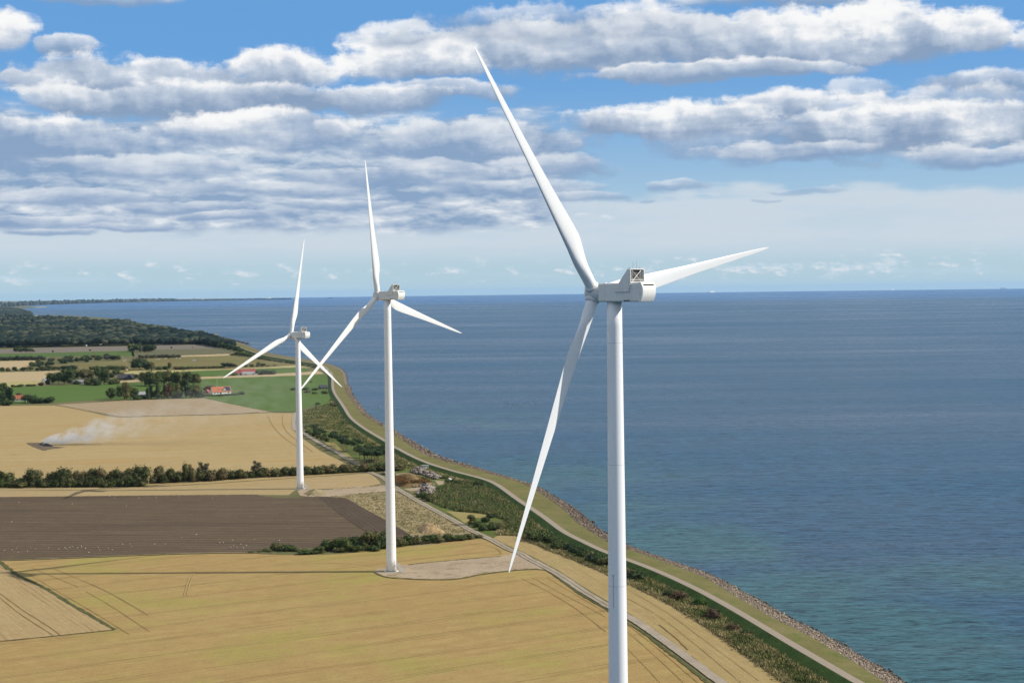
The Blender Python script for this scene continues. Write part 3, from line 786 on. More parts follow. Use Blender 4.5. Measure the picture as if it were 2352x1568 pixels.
M['tan'] = field_mat('stubble_far', (.40, .305, .165), (.46, .36, .205), (Z1(1330, 598), Z1(2000, 575)), 0, 0, None, 0, .8, .2, .006, rows=14., rowk=.12)
poly_sheet('stubble_far', pix(Z1, [(1320, 600), (1600, 591), (1850, 578), (2000, 570), (2140, 560), (2180, 577), (1990, 590), (1700, 600), (1500, 607), (1346, 615)]), L1, M['tan'])
poly_sheet('green_field.002', pix(Z1, [(830, 584), (1000, 580), (1300, 563), (1600, 551), (1980, 538), (2060, 545), (2085, 559), (1990, 569), (1850, 577), (1600, 590), (1320, 599), (1050, 590)]), L2, M['green'])
M['yel'] = field_mat('pale_stubble', (.33, .29, .115), (.39, .335, .15), (Z1(830, 575), Z1(1980, 525)), 0, 0, None, 0, 1., .2, .006)
poly_sheet('stubble_far.001', pix(Z1, [(820, 577), (890, 558), (1200, 553), (1500, 547), (1800, 533), (1985, 520), (2085, 540), (1980, 537), (1600, 549), (1300, 561), (1000, 578), (840, 583)]), L3, M['yel'])
M['meadow'] = grass_mat('wet_meadow', (.150, .115, .040), (.180, .160, .060), (.120, .145, .045), .006, .25)
poly_sheet('meadow', pix(Z1, [(360, 522), (600, 503), (850, 490), (930, 476), (1220, 466), (1540, 460), (1640, 470), (1720, 482), (1900, 502), (1975, 516), (1800, 530), (1500, 545), (1200, 551), (900, 556), (820, 575), (600, 560), (400, 540)]), L1, M['meadow'])
poly_sheet('stubble_far.002', [(-60, 828)] + pix(Z1, [(0, 494), (255, 489), (300, 500), (225, 520), (205, 538), (100, 548), (0, 552)]) + [(-60, 850)], L1, M['tan'])
poly_sheet('stubble_far.003', [(-60, 853)] + pix(Z1, [(0, 568), (200, 563), (480, 556), (400, 575), (330, 600), (315, 627), (150, 632), (0, 636)]) + [(-60, 878)], L1, M['tan'])
poly_sheet('stubble_far.004', [(-60, 876)] + pix(Z1, [(0, 636), (290, 629), (310, 640), (300, 656), (80, 668), (0, 685)]) + [(-60, 895)], L2, M['yel'])
poly_sheet('stubble_far.005', pix(Z1, [(795, 628), (940, 617), (940, 632), (795, 639)]), L2, M['tan'])
M['greyf'] = field_mat('grey_stubble', (.175, .150, .115), (.22, .185, .14), (Z1(0, 425), Z1(860, 400)), 0, 0, None, 0, .6, .2, .004, rows=60., rowk=.25)
poly_sheet('stubble_far.006', [(-60, 808)] + pix(Z1, [(0, 415), (230, 405), (870, 391), (1050, 387), (1380, 382), (1490, 402), (1400, 411), (1050, 416), (880, 424), (400, 436), (0, 443)]) + [(-60, 814)], L1, M['greyf'])
M['green2'] = field_mat('green_far', (.070, .115, .024), (.10, .145, .032), (Z1(0, 460), Z1(860, 440)), 0, 0, None, 0, .8, .2, .006)
poly_sheet('green_field.003', [(-60, 814)] + pix(Z1, [(0, 444), (400, 437), (870, 424), (905, 455), (900, 462), (820, 458), (400, 462), (0, 472)]) + [(-60, 823)], L2, M['green2'])
M['olive'] = field_mat('olive_far', (.115, .110, .055), (.14, .13, .07), (Z1(920, 450), Z1(1560, 425)), 0, 0, None, 0, .8, .2, .006)
poly_sheet('olive_field', pix(Z1, [(905, 440), (1050, 417), (1400, 412), (1490, 403), (1560, 418), (1580, 440), (1220, 452), (930, 461)]), L2, M['olive'])
poly_sheet('stubble_far.007', pix(Z1, [(1215, 456), (1400, 449), (1570, 443), (1545, 458), (1220, 466)]), L3, M['tan'])

# -- marsh north of the gravel yard, small ponds
M['marsh'] = grass_mat('marsh_green', (.070, .100, .022), (.120, .140, .034), (.055, .075, .025), .02, .4)
poly_sheet('marsh', pix(Z3, [(25, 440), (130, 420), (215, 380), (235, 340), (262, 372), (320, 470), (430, 570), (560, 650), (690, 730), (850, 810), (1000, 860), (1180, 905), (1310, 940), (1420, 1010), (1560, 1115), (1680, 1215), (1600, 1300), (1560, 1305), (1380, 1350), (1240, 1295), (1160, 1235), (1040, 1170), (900, 1085), (850, 1065), (870, 1010), (720, 960), (620, 880), (520, 860), (440, 810), (330, 740), (250, 690), (60, 590), (25, 560)]), L1, M['marsh'])
def water_mat():
    m, t, b = new_mat('pond_water'); setc(t, b, (.03, .05, .06)); b.inputs['Roughness'].default_value = .08; return m
M['pond'] = water_mat()
poly_sheet('pond', pix(ZC, [(805, 762), (850, 757), (900, 782), (912, 790), (880, 795), (840, 778)]), L2, M['pond'])
poly_sheet('pond.001', pix(ZC, [(1195, 948), (1220, 950), (1222, 962), (1200, 960)]), L2, M['pond'])
poly_sheet('pond.002', pix(ZB, [(905, 535), (955, 537), (950, 545), (910, 544)]), L2, M['pond'])
M['ygrass'] = grass_mat('yellow_grass', (.240, .200, .070), (.300, .245, .100), (.16, .16, .05), .05, .3)
poly_sheet('dry_grass_patch', pix(ZR, [(1120, 1150), (1400, 1165), (1640, 1175), (1740, 1190), (1760, 1250), (1500, 1260), (1480, 1330), (1400, 1330), (1250, 1230)]), L2, M['ygrass'])
poly_sheet('dry_grass_patch.001', pix(ZC, [(680, 930), (830, 945), (900, 1010), (1000, 1080), (1100, 1170), (1270, 1180), (1280, 1240), (1180, 1245), (1050, 1180), (900, 1080), (740, 975)]), L2, M['ygrass'])
poly_sheet('gravel_yard', pix(ZR, [(330, 560), (520, 545), (640, 575), (560, 600), (400, 600), (330, 590)]), L2, M['pad'])
poly_sheet('gravel_yard.001', pix(ZR, [(440, 800), (700, 775), (960, 765), (950, 785), (760, 815), (560, 835)]), L2, M['pad'])
poly_sheet('gravel_yard.002', pix(ZR, [(930, 665), (1080, 680), (1085, 730), (1000, 740), (960, 700)]), L2, M['pad'])

# ------------------------------------------------------------------ wind turbines
RB = 56.0
def blade_mesh():
    CH = [(.0, 2.25), (.05, 2.25), (.09, 2.5), (.14, 3.1), (.20, 3.65), (.27, 3.45), (.36, 2.95), (.5, 2.28), (.65, 1.72), (.8, 1.2), (.9, .87), (.955, .64), (.985, .40), (1., .10)]
    TH = [(.0, 1.), (.05, 1.), (.09, .82), (.14, .55), (.20, .38), (.27, .31), (.36, .27), (.5, .23), (.7, .19), (1., .16)]
    TW = [(.0, 9), (.14, 9), (.2, 8), (.3, 5.5), (.5, 2.5), (.7, .8), (1., -1)]
    PA = [(.0, .5), (.05, .5), (.2, .30), (.5, .29), (1., .34)]
    ip = lambda T, s: float(np.interp(s, [a for a, _ in T], [b for _, b in T]))
    rows = [0, .02, .045, .06, .075, .09, .11, .13, .15, .17, .19, .21, .24, .27, .31, .36, .42, .48, .54, .60, .66, .72, .78, .84, .89, .93, .955, .972, .985, .994, 1.]
    K = 28; vs = []; fs = []
    r0 = 1.15
    for s in rows:
        c, th, tw, pa = ip(CH, s), ip(TH, s), math.radians(ip(TW, s)), ip(PA, s)
        k = min(1, max(0, (s - .045) / .13)); k = k * k * (3 - 2 * k)
        zz = r0 + s * (RB - r0)
        pre = -.37 * s * s
        for j in range(K):
            q = 2 * math.pi * j / K
            xc = .5 - .5 * math.cos(q)
            circ = (xc - .5, .5 * math.sin(q))
            yt = 5 * th * (.2969 * math.sqrt(max(xc, 0)) - .126 * xc - .3516 * xc ** 2 + .2843 * xc ** 3 - .1036 * xc ** 4)
            foil = (xc - pa, (yt if q <= math.pi else -yt * .75) + .02 * math.sin(math.pi * xc))
            X = (circ[0] * (1 - k) + foil[0] * k) * c
            Y = (circ[1] * (1 - k) * th + foil[1] * k) * c if k < 1 else foil[1] * c
            vs.append((X * math.cos(tw) + Y * math.sin(tw), Y * math.cos(tw) - X * math.sin(tw) + pre, zz))
    n = len(rows)
    for i in range(n - 1):
        for j in range(K): fs.append((i * K + j, i * K + (j + 1) % K, (i + 1) * K + (j + 1) % K, (i + 1) * K + j))
    fs.append(tuple(range(K))[::-1]); fs.append(tuple(range((n - 1) * K, n * K)))
    me = bpy.data.meshes.new('blade'); me.from_pydata(vs, [], fs); me.update()
    import bmesh
    bm = bmesh.new(); bm.from_mesh(me); bmesh.ops.recalc_face_normals(bm, faces=bm.faces); bm.to_mesh(me); bm.free()
    me.polygons.foreach_set('use_smooth', [True] * len(me.polygons))
    me.materials.append(M['blade'])
    return me
BLADE = blade_mesh()

def rrect(w, h, r, n=5):
    pts = []
    for cxx, cyy, a0 in ((w - r, h - r, 0), (-w + r, h - r, 90), (-w + r, -h + r, 180), (w - r, -h + r, 270)):
        for i in range(n + 1):
            a = math.radians(a0 + 90 * i / n); pts.append((cxx + r * math.cos(a), cyy + r * math.sin(a)))
    return pts

def nacelle_bits():
    """meshes in nacelle coordinates: x rearwards from the tower axis, z from the hub axis height"""
    out = {}
    b = MB()
    st = [(-3.65, 1.62, 1.62), (-3.50, 1.78, 1.76), (-3.1, 1.82, 1.8), (6.9, 1.85, 1.8)]
    rings = [[(x, y, z) for y, z in rrect(w, h, .32)] for x, w, h in st]
    k = len(rings[0]); vs = [p for r in rings for p in r]
    fs = [(i * k + j, (i + 1) * k + j, (i + 1) * k + (j + 1) % k, i * k + (j + 1) % k) for i in range(len(st) - 1) for j in range(k)]
    fs += [tuple(range(k)), tuple(reversed(range((len(st) - 1) * k, len(st) * k)))]
    b.add(vs, fs); out['nacelle'] = b
    # bulging rear cover
    b = MB(); prof = []
    N = 22
    for i in range(N + 1):
        z = 1.86 - 3.70 * i / N
        u = (z - .02) / 1.86
        prof.append((6.95 + .62 * (1 - abs(u) ** 2.2) + (.20 if z > 1.0 else .20 * max(0, (z + 1.2) / 2.2)), z))
    poly = None
    # swept S-shaped joint on the flank
    poly = [(6.72 + .36 * math.cos((z + .25) * 1.35), z) for z in np.linspace(-1.84, 1.86, 12)] + prof
    b.prism(poly, 'y', -1.93, 1.93); out['rear_cover'] = b
    b = MB(); b.box(7.0, 7.62, -1.45, 1.45, 1.28, 1.50); out['rear_vent'] = b
    for nm, x0 in (('side_vent', 3.0), ('side_vent2', 3.75)): b = MB(); b.box(x0, x0 + .6, -1.92, -1.80, -1.62, -1.44); out[nm] = b
    # cooler on top
    fin = [(.75, .08), (4.35, .08), (4.72, 1.70), (4.82, 1.78), (4.82, 4.18), (4.67, 4.36), (4.25, 4.40), (4.05, 4.3), (1.85, 1.78)]
    for nm, s in (('cooler_fin', -1), ('cooler_fin', 1)):
        b = MB(); b.prism(fin, 'y', s * 1.88, s * 2.06); out.setdefault('fins', []).append(b)
    b = MB(); b.box(4.09, 4.82, -1.88, 1.88, 4.26, 4.40); out['cooler_hood'] = b
    b = MB(); b.box(4.27, 4.82, -1.88, 1.88, 1.92, 2.02); out['cooler_sill'] = b
    b = MB(); b.box(4.17, 4.32, -1.86, 1.86, 2.02, 4.26); out['radiator'] = b
    b = MB()
    for y in (-1.45, 1.15): b.tube([(4.65, y, 2.0), (4.65, y, 4.28)], .07, 6)
    b.tube([(4.67, -1.40, 4.1), (4.67, 1.1, 2.1)], .065, 6); b.tube([(4.73, -1.40, 2.1), (4.73, 1.1, 4.1)], .065, 6)
    b.tube([(4.67, 1.2, 2.6), (4.67, 1.8, 1.95)], .05, 6); b.tube([(4.67, -1.3, 2.6), (4.67, -.8, 1.95)], .05, 6); b.tube([(4.67, -1.86, 2.35), (4.67, 1.86, 2.35)], .05, 6)
    out['cooler_brace'] = b
    out['antenna'] = [MB().tube([(4.47, y, 4.38), (4.47, y, 5.75)], [.05, .03], 6) for y in (-.85, .2)]
    b = MB(); b.tube([(4.47, 1.2, 4.38), (4.47, 1.2, 4.55)], .05, 6); b.box(4.32, 4.62, .95, 1.45, 4.55, 4.66)
    out['sensor'] = b
    b = MB(); b.tube([(4.47, -1.7, 4.38), (4.47, -1.7, 4.52)], .05, 6); b.box(4.32, 4.62, -1.95, -1.45, 4.52, 4.62)
    out['sensor2'] = b
    for nm, x0, x1 in (('roof_hatch', -3.1, -2.5), ('roof_hatch2', 1.9, 2.6)): b = MB(); b.box(x0, x1, -.9, -.3, 1.79, 1.92); out[nm] = b
    return out
NB = nacelle_bits()
NM = {k: ([q.mesh(k) for q in v] if isinstance(v, list) else v.mesh(k, k == 'nacelle' and False)) for k, v in NB.items()}

def bevel_obj(o, w=.05, seg=2):
    md = o.modifiers.new('bevel', 'BEVEL'); md.width = w; md.segments = seg; md.limit_method = 'ANGLE'

def turbine(hub, yaw, az, OH, label, stair=True, scale=1.0):
    hub = Vector(hub)
    rear = Vector((math.cos(yaw), -math.sin(yaw), 0))
    base = hub + rear * OH; base.z = 0
    hz = hub.z
    T = thing('wind_turbine', label, 'wind turbine', base, -yaw, 'white wind turbines along the shore')
    top = hz - 1.78
    b = MB()
    nseg = 24
    prof = [(2.06 - (2.06 - 1.42) * i / nseg, .42 + (top - .42) * i / nseg) for i in range(nseg + 1)]
    b.rev(prof, 64)
    tw = obj('tower', b, M['tower'], T, smooth=True)
    tw.data.polygons.foreach_set('use_smooth', [len(p.vertices) == 4 for p in tw.data.polygons])
    fl = MB(); fl.rev([(2.05, .22), (2.15, .23), (2.15, .46), (2.05, .47)], 48); obj('tower_flange', fl, M['black'], T)
    fd = MB(); fd.rev([(2.95, -.4), (2.95, .20), (2.85, .27), (2.1, .28)], 48); obj('foundation', fd, M['conc'], T)
    nac = obj('nacelle', NM['nacelle'], M['nacw'], T, (6.0 - OH, 0, hz)); bevel_obj(nac, .06)
    for nm, key, mt in (('rear_cover', 'rear_cover', 'rearw'), ('rear_vent', 'rear_vent', 'dark'), ('side_vent', 'side_vent', 'dark'), ('side_vent', 'side_vent2', 'dark'), ('roof_hatch', 'roof_hatch', 'hubw'), ('roof_hatch', 'roof_hatch2', 'hubw')):
        o = obj(nm, NM[key], M[mt], nac)
        if nm == 'rear_cover': bevel_obj(o, .10, 3)
    for k in (0, 1): bevel_obj(obj('cooler_fin', NM['fins'][k], M['nacw'], nac), .05)
    obj('cooler_hood', NM['cooler_hood'], M['rearw'], nac); obj('cooler_sill', NM['cooler_sill'], M['rearw'], nac); obj('radiator', NM['radiator'], M['rad'], nac); obj('cooler_brace', NM['cooler_brace'], M['galv'], nac)
    for k in (0, 1): obj('antenna', NM['antenna'][k], M['galv'], nac)
    obj('wind_sensor', NM['sensor'], M['galv'], nac); obj('wind_sensor', NM['sensor2'], M['galv'], nac)
    # rotor
    tl = .10
    ax = Vector((-math.cos(tl), 0, math.sin(tl))); h = Vector((0, 1, 0)); v = h.cross(ax)
    if v.z < 0: v = -v
    R = Matrix((h, v, ax)).transposed().to_4x4(); R.translation = Vector((-OH, 0, hz))
    sp = MB(); sp.rev([(1.45, -2.3), (1.58, -2.2), (1.66, -1.2), (1.74, 0), (1.70, .55), (1.52, 1.15), (1.2, 1.6), (.75, 1.92), (.3, 2.08), (.05, 2.1)], 48)
    hubo = obj('spinner', sp, M['hubw'], T, smooth=True); hubo.matrix_local = R
    for k in range(3):
        th = az + k * 2 * math.pi / 3
        s = math.sin(th) * h + math.cos(th) * v; t = math.cos(th) * h - math.sin(th) * v
        Bm = Matrix((t, ax, s)).transposed().to_4x4(); Bm.translation = Vector((-OH, 0, hz))
        bo = obj('blade', BLADE, M['blade'], T); bo.matrix_local = Bm @ Matrix.Scale(scale, 4)
        cl = MB(); cl.rev([(1.22, .9), (1.38, 1.0), (1.38, 1.78), (1.30, 1.86), (1.14, 1.87)], 32)
        Cm = Bm.copy()
        co = obj('blade_collar', cl, M['hubw'], T, smooth=True); co.matrix_local = Cm
    if stair:
        st = MB(); a0 = math.radians(-35) + yaw      # door side: to the right and a little towards the camera
        Ms = Matrix.Rotation(a0, 4, 'Z')
        def bx(*a): st.box(*a, M=Ms)
        bx(2.1, 3.4, -.6, .6, 2.85, 2.95)
        for y in (-.6, .6):
            st.tube([Ms @ Vector(p) for p in ((2.1, y, 4.0), (3.3, y, 4.0), (6.2, y, 1.1), (6.2, y, .05))], .075, 6)
            st.tube([Ms @ Vector(p) for p in ((2.1, y, 3.5), (3.3, y, 3.5), (6.2, y, .6))], .035, 6)
            st.tube([Ms @ Vector(p) for p in ((3.3, y, 2.9), (6.2, y, .1))], .08, 6)
            for f in (0, .33, .66): st.tube([Ms @ Vector((3.3 + 2.9 * f, y, 2.9 - 2.8 * f)), Ms @ Vector((3.3 + 2.9 * f, y, 4.0 - 2.9 * f))], .035, 6)
        for i in range(12):
            f = (i + .5) / 12; bx(3.3 + 2.9 * f - .1, 3.3 + 2.9 * f + .1, -.58, .58, 2.9 - 2.8 * f - .02, 2.9 - 2.8 * f + .02)
        obj('entrance_stairs', st, M['galv'], T)
        dr = MB(); dr.box(2.06, 2.16, -.45, .45, 2.95, 5.1, M=Ms); obj('door', dr, M['rearw'], T)
    return T
T1 = turbine((16.066, 293.93, H - .499), .786, -.692, 5.0, 'largest white wind turbine, nearest, its base below the bottom edge', stair=False)
T2 = turbine((-55.02, 626.81, H - 1.129), .692, -.214, 5.5, 'middle-sized white wind turbine whose long shadow crosses the golden stubble')
T3 = turbine((-129.85, 895.9, H - 24.06), .648, .109, 5.4, 'smallest white wind turbine beside the ploughed field and hedgerow', scale=1.014)
# instrument box and its cable on the near tower
for zz in (0,):
    a = ray(1405.5, 1312); k = 292.5 / a.y
    q = math.radians(240)
    zt = H + a.z * k
    r = 1.42 + .64 * (1 - zt / (H - 2.2))
    d = Vector((math.cos(q), math.sin(q), 0))
    # local to the turbine: rotate back
    dl = Matrix.Rotation(.786, 4, 'Z') @ d
    b = MB(); b.tube([dl * (r - .05) + Vector((0, 0, zt)), dl * (r + .16) + Vector((0, 0, zt))], .17, 10); obj('instrument_box', b, M['galv'], T1)
    b = MB(); b.tube([dl * (r + .04) + Vector((0, 0, zt - .1)), dl * (r + .09) + Vector((0, 0, zt - 6.2))], .025, 5); obj('cable', b, M['dark'], T1)

# ------------------------------------------------------------------ plants
M['leafA'] = leaf_mat('leaf_mid', (.034, .056, .014), (.095, .120, .032), (.115, .100, .040))
M['leafB'] = leaf_mat('leaf_dark', (.020, .038, .014), (.056, .082, .026))
M['leafO'] = leaf_mat('leaf_hedge', (.045, .056, .017), (.125, .128, .042), (.155, .120, .060))
M['leafR'] = leaf_mat('leaf_reddish', (.070, .044, .026), (.125, .080, .042))
M['leafY'] = leaf_mat('leaf_yellowish', (.085, .090, .026), (.16, .155, .05))
M['leafG'] = leaf_mat('leaf_bright', (.026, .060, .010), (.065, .125, .020))
M['leafP'] = leaf_mat('pine_needles', (.026, .046, .018), (.062, .090, .032))
M['leafF'] = leaf_mat('leaf_far', (.028, .044, .024), (.075, .094, .046), (.10, .105, .06))
M['leafD'] = leaf_mat('leaf_grey', (.055, .058, .032), (.120, .118, .068))

def ico_pts():
    import bmesh
    bm = bmesh.new(); bmesh.ops.create_icosphere(bm, subdivisions=2, radius=1)
    v = np.array([x.co[:] for x in bm.verts]); f = np.array([[y.index for y in x.verts] for x in bm.faces]); bm.free()
    return v, f
ICO_V, ICO_F = ico_pts()
def ico1():
    import bmesh
    bm = bmesh.new(); bmesh.ops.create_icosphere(bm, subdivisions=1, radius=1)
    v = np.array([x.co[:] for x in bm.verts]); f = np.array([[y.index for y in x.verts] for x in bm.faces]); bm.free()
    return v, f
IC1_V, IC1_F = ico1()

def crown_np(seed, lobes, nleaf, leaf, core=.72):
    """lobes: (cx,cy,cz,rx,ry,rz). leaf quads through the lobe shells plus a smaller lumpy heart per lobe"""
    r = np.random.default_rng(seed)
    V, Fq = [], []
    off = 0
    L = np.array(lobes, float)
    wts = L[:, 3] * L[:, 4] + L[:, 3] * L[:, 5]; wts /= wts.sum()
    for l in L:
        d = ICO_V * (1 + r.normal(0, .13, (len(ICO_V), 1)))
        v = d * l[3:6] * core + l[:3]
        f4 = np.concatenate([ICO_F, ICO_F[:, 2:3]], 1)
        V.append(v); Fq.append(ICO_F + off); off += len(v)
    T = [np.concatenate(Fq)]
    idx = r.choice(len(L), nleaf, p=wts)
    d = r.normal(0, 1, (nleaf, 3)); d[:, 2] = d[:, 2] * .85 + .12; d /= np.linalg.norm(d, axis=1, keepdims=True)
    rad = .62 + .58 * r.random(nleaf) ** 1.1
    lump = 1 + .26 * np.sin(d[:, 0] * 5 + idx) * np.cos(d[:, 1] * 5 + idx * 2) + .10 * np.sin(d[:, 2] * 9 + idx)
    c = L[idx, :3] + d * L[idx, 3:6] * (rad * lump)[:, None]
    nrm = d * .9 + r.normal(0, .55, (nleaf, 3)); nrm /= np.linalg.norm(nrm, axis=1, keepdims=True)
    u = np.cross(nrm, r.normal(0, 1, (nleaf, 3))); u /= np.linalg.norm(u, axis=1, keepdims=True)
    w = np.cross(nrm, u)
    s = leaf * (.55 + .9 * r.random(nleaf))[:, None]
    q = np.stack([c - u * s - w * s * .6, c + u * s * .9 - w * s * .5, c + u * s * .2 + w * s], 1).reshape(-1, 3)
    fi = np.arange(nleaf * 3).reshape(-1, 3) + off
    V.append(q); T.append(fi)
    return np.concatenate(V), np.concatenate(T)

def lobes_round(r, H_, W_, n=9, z0=.22):
    """unit tree, height 1, width W_/H_"""
    w = W_ / H_ * .5
    out = []
    for i in range(n):
        a = r.uniform(0, 6.28); zz = r.uniform(z0 + .12, .82)
        prof = math.sin(math.pi * min(1, max(0, (zz - z0 * .4) / (1.06 - z0 * .4)))) ** .6
        rr = w * prof * r.uniform(.35, .72)
        s = r.uniform(.42, .66) * w
        out.append((rr * math.cos(a), rr * math.sin(a), zz, s, s, s * r.uniform(.75, 1.0)))
    out.append((0, 0, .55, w * .62, w * .62, .30)); out.append((r.uniform(-.1, .1) * w, 0, .80, w * .5, w * .5, .17))
    return out
def trunk_mesh(r, h, r0, limbs=4, top=.75):
    b = MB()
    x, y = r.uniform(-.02, .02), r.uniform(-.02, .02)
    b.tube([(0, 0, -.03), (x, y, h * .4), (2 * x, 2 * y, top)], [r0, r0 * .75, r0 * .3], 7)
    for i in range(limbs):
        a = r.uniform(0, 6.28); z = r.uniform(h * .55, h + .15)
        b.tube([(x, y, z), (x + math.cos(a) * .12, y + math.sin(a) * .12, z + .14), (x + math.cos(a) * .22, y + math.sin(a) * .22, z + .30)], [r0 * .45, r0 * .3, r0 * .12], 5)
    return b
PROTO = {}
def make_protos():
    r = random.Random(5)
    for kind, n in (('round', 5), ('bush', 5), ('poplar', 3), ('pine', 4), ('sparse', 3), ('wide', 3)):
        PROTO[kind] = []
        for i in range(n):
            sd = hash(kind) % 1000 if False else (len(kind) * 100 + i * 17)
            if kind == 'round':
                lo = lobes_round(r, 1, .9, 10, .15); nl, lf = 1500, .042
                tr = trunk_mesh(r, .28, .028)
            elif kind == 'wide':
                lo = lobes_round(r, 1, 1.15, 12, .18); nl, lf = 1700, .042
                tr = trunk_mesh(r, .26, .03)
            elif kind == 'bush':
                lo = [(r.uniform(-.34, .34), r.uniform(-.3, .3), r.uniform(.22, .55), r.uniform(.2, .34), r.uniform(.2, .34), r.uniform(.22, .36)) for _ in range(8)] + [(0, 0, .4, .42, .38, .42)]
                nl, lf = 1100, .05
                tr = trunk_mesh(r, .15, .03, 3, .5)
            elif kind == 'poplar':
                lo = [(r.uniform(-.04, .04), r.uniform(-.04, .04), z, .085 + .07 * math.sin(math.pi * (z - .02)), .085 + .07 * math.sin(math.pi * (z - .02)), .12) for z in np.linspace(.14, .92, 9)]
                nl, lf = 900, .032
                tr = trunk_mesh(r, .12, .022, 2, .8)
            elif kind == 'sparse':
                lo = [(r.uniform(-.25, .25), r.uniform(-.25, .25), r.uniform(.4, .88), .12, .12, .10) for _ in range(12)]
                nl, lf = 700, .035
                tr = trunk_mesh(r, .35, .026, 9, .9)
            else:
                lo = [(r.uniform(-.26, .26), r.uniform(-.26, .26), r.uniform(.68, .92), r.uniform(.16, .26), r.uniform(.16, .26), r.uniform(.08, .13)) for _ in range(9)] + [(0, 0, .8, .28, .28, .13)]
                nl, lf = 1100, .036
                tr = trunk_mesh(r, .6, .022, 4, .82)
            v, f = crown_np(sd, lo, nl, lf, (.5 if kind == 'sparse' else .66))
            PROTO[kind].append((v, f, tr))
make_protos()
CM = {}
def crown_mesh(kind, i, mat):
    k = (kind, i, mat)
    if k not in CM:
        v, f, tr = PROTO[kind][i]
        me = np_mesh('crown', v, f); me.materials.append(M[mat])
        tm = tr.mesh('trunk', True); tm.materials.append(M['pinebark' if kind == 'pine' else 'bark'])
        CM[k] = (me, tm)
    return CM[k]
prand = random.Random(31)
NTREE = [0]
def tree(px, py, hpx, wpx, kind, mat, label, cat, group, name, z=0.0):
    """trunk foot at a pixel; height and width of the plant in photo pixels there"""
    g = at(px, py, z); k = g.y / F
    h, w = hpx * k, wpx * k
    pk = {'round': 1.0, 'wide': 1.2, 'bush': 1.05, 'poplar': .30, 'pine': .72, 'sparse': .62}[kind]
    i = NTREE[0] % len(PROTO[kind]); NTREE[0] += 1
    cm, tm = crown_mesh(kind, i, mat)
    T = thing(name, label, cat, g, prand.uniform(0, 6.28), group)
    T.scale = (w / pk, w / pk, h)
    for nm, me in (('crown', cm), ('trunk', tm)):
        o = bpy.data.objects.new(nm, me); COL.objects.link(o); o.parent = T
    return T

def row(fr, items, group, where, noun='tree', name=None, cat=None, adj=None):
    """items (x, ybase, h, w[, kind[, mat]]) in zoom pixels; labels count along the row from the left"""
    s = abs(fr(1, 0)[0] - fr(0, 0)[0])
    items = sorted(items, key=lambda q: q[0])
    for i, it in enumerate(items):
        x, y, h, w = it[:4]
        kind = it[4] if len(it) > 4 else ('bush' if noun in ('bush', 'shrub') else 'round')
        mat = it[5] if len(it) > 5 else ('leafA' if kind != 'pine' else 'leafP')
        if fr in (ZA, ZB): w, h = w * 1.18, h * 1.10
        if fr in (Z5, ZR): w, h = w * 1.30, h * 1.25
        if fr is Z3: w, h = w * 1.25, h * 1.2
        px, py = fr(x, y)
        nn = noun
        lab = f'{ordinal(i)} {nn} from the left {where}'
        tree(px, py, h * s, w * s, kind, mat, lab, cat or noun, group, name or ('bush' if noun in ('bush', 'shrub') else 'tree'))

O, B_, G_, R_, Y_, D_ = 'leafO', 'leafB', 'leafG', 'leafR', 'leafY', 'leafD'
# hedgerow behind the ploughed field
hl = [(10, 245, 105, 75), (60, 245, 95, 90), (125, 248, 72, 95), (200, 245, 115, 115), (255, 243, 108, 80), (330, 243, 88, 75), (375, 243, 108, 80), (430, 243, 125, 115), (520, 240, 108, 80), (562, 240, 100, 75),
      (620, 240, 125, 105), (690, 240, 120, 95), (752, 238, 105, 85), (800, 238, 110, 95), (870, 238, 125, 115), (945, 238, 130, 125), (160, 250, 50, 90), (300, 250, 45, 80), (735, 246, 45, 110), (480, 246, 50, 80), (-30, 245, 105, 90)]
row(Z2, [q + (('bush' if q[2] < 75 else ('round', 'wide')[i % 2]), O if i % 4 else Y_) if q[2] < 75 else q + (('round', 'wide')[i % 2], O) for i, q in enumerate(hl)],
    'hedgerow trees behind the ploughed field', 'in the hedgerow edging the far side of the ploughed field', name='hedgerow_tree')
hr = [(1060, 218, 112, 95), (1110, 220, 98, 80), (1155, 218, 105, 85), (1205, 215, 95, 80), (1242, 213, 128, 60), (1298, 212, 115, 75), (1350, 210, 80, 80), (1430, 205, 92, 85), (1490, 203, 85, 80), (1560, 195, 76, 90), (1620, 193, 72, 80),
      (1690, 185, 55, 70), (1780, 180, 66, 80), (1850, 178, 76, 95), (1920, 175, 70, 75), (1975, 172, 75, 80), (2060, 165, 60, 80), (2130, 162, 68, 90), (2190, 158, 60, 80), (2240, 155, 76, 80), (2310, 152, 65, 80),
      (2385, 148, 62, 85), (2440, 146, 58, 80), (2500, 144, 54, 80), (2560, 141, 52, 80), (2620, 139, 50, 80), (2680, 137, 46, 80)]
hr = [q + (('round', 'bush')[i % 2], O) for i, q in enumerate(hr)] + [(1372, 205, 130, 90, 'sparse', D_), (1722, 183, 115, 75, 'sparse', D_), (1268, 208, 118, 60, 'sparse', O)]
row(Z2, hr, 'hedgerow trees left and right of the smallest turbine', 'in the hedgerow running behind the smallest wind turbine', name='hedgerow_tree')
row(Z3, [(520, 872, 42, 70), (565, 870, 45, 70), (610, 868, 45, 70), (720, 862, 40, 80)], 'bushes at the foot of the pines', 'in front of the umbrella-shaped pines', 'bush')
row(Z2, [(x, 248 - x * .006, 58 + (x * 13 % 31), 84, 'bush', O if x % 3 else 'leafA') for x in range(-20, 985, 41)], 'low shrubs filling the left part of the hedgerow', 'in the low growth under the left hedgerow', 'shrub')
row(Z2, [(x, 220 - (x - 1040) * .0535, 48 + (x * 11 % 29), 80, 'bush', O if x % 3 else 'leafA') for x in range(1040, 2700, 47)], 'low shrubs filling the right part of the hedgerow', 'in the low growth under the right hedgerow', 'shrub')
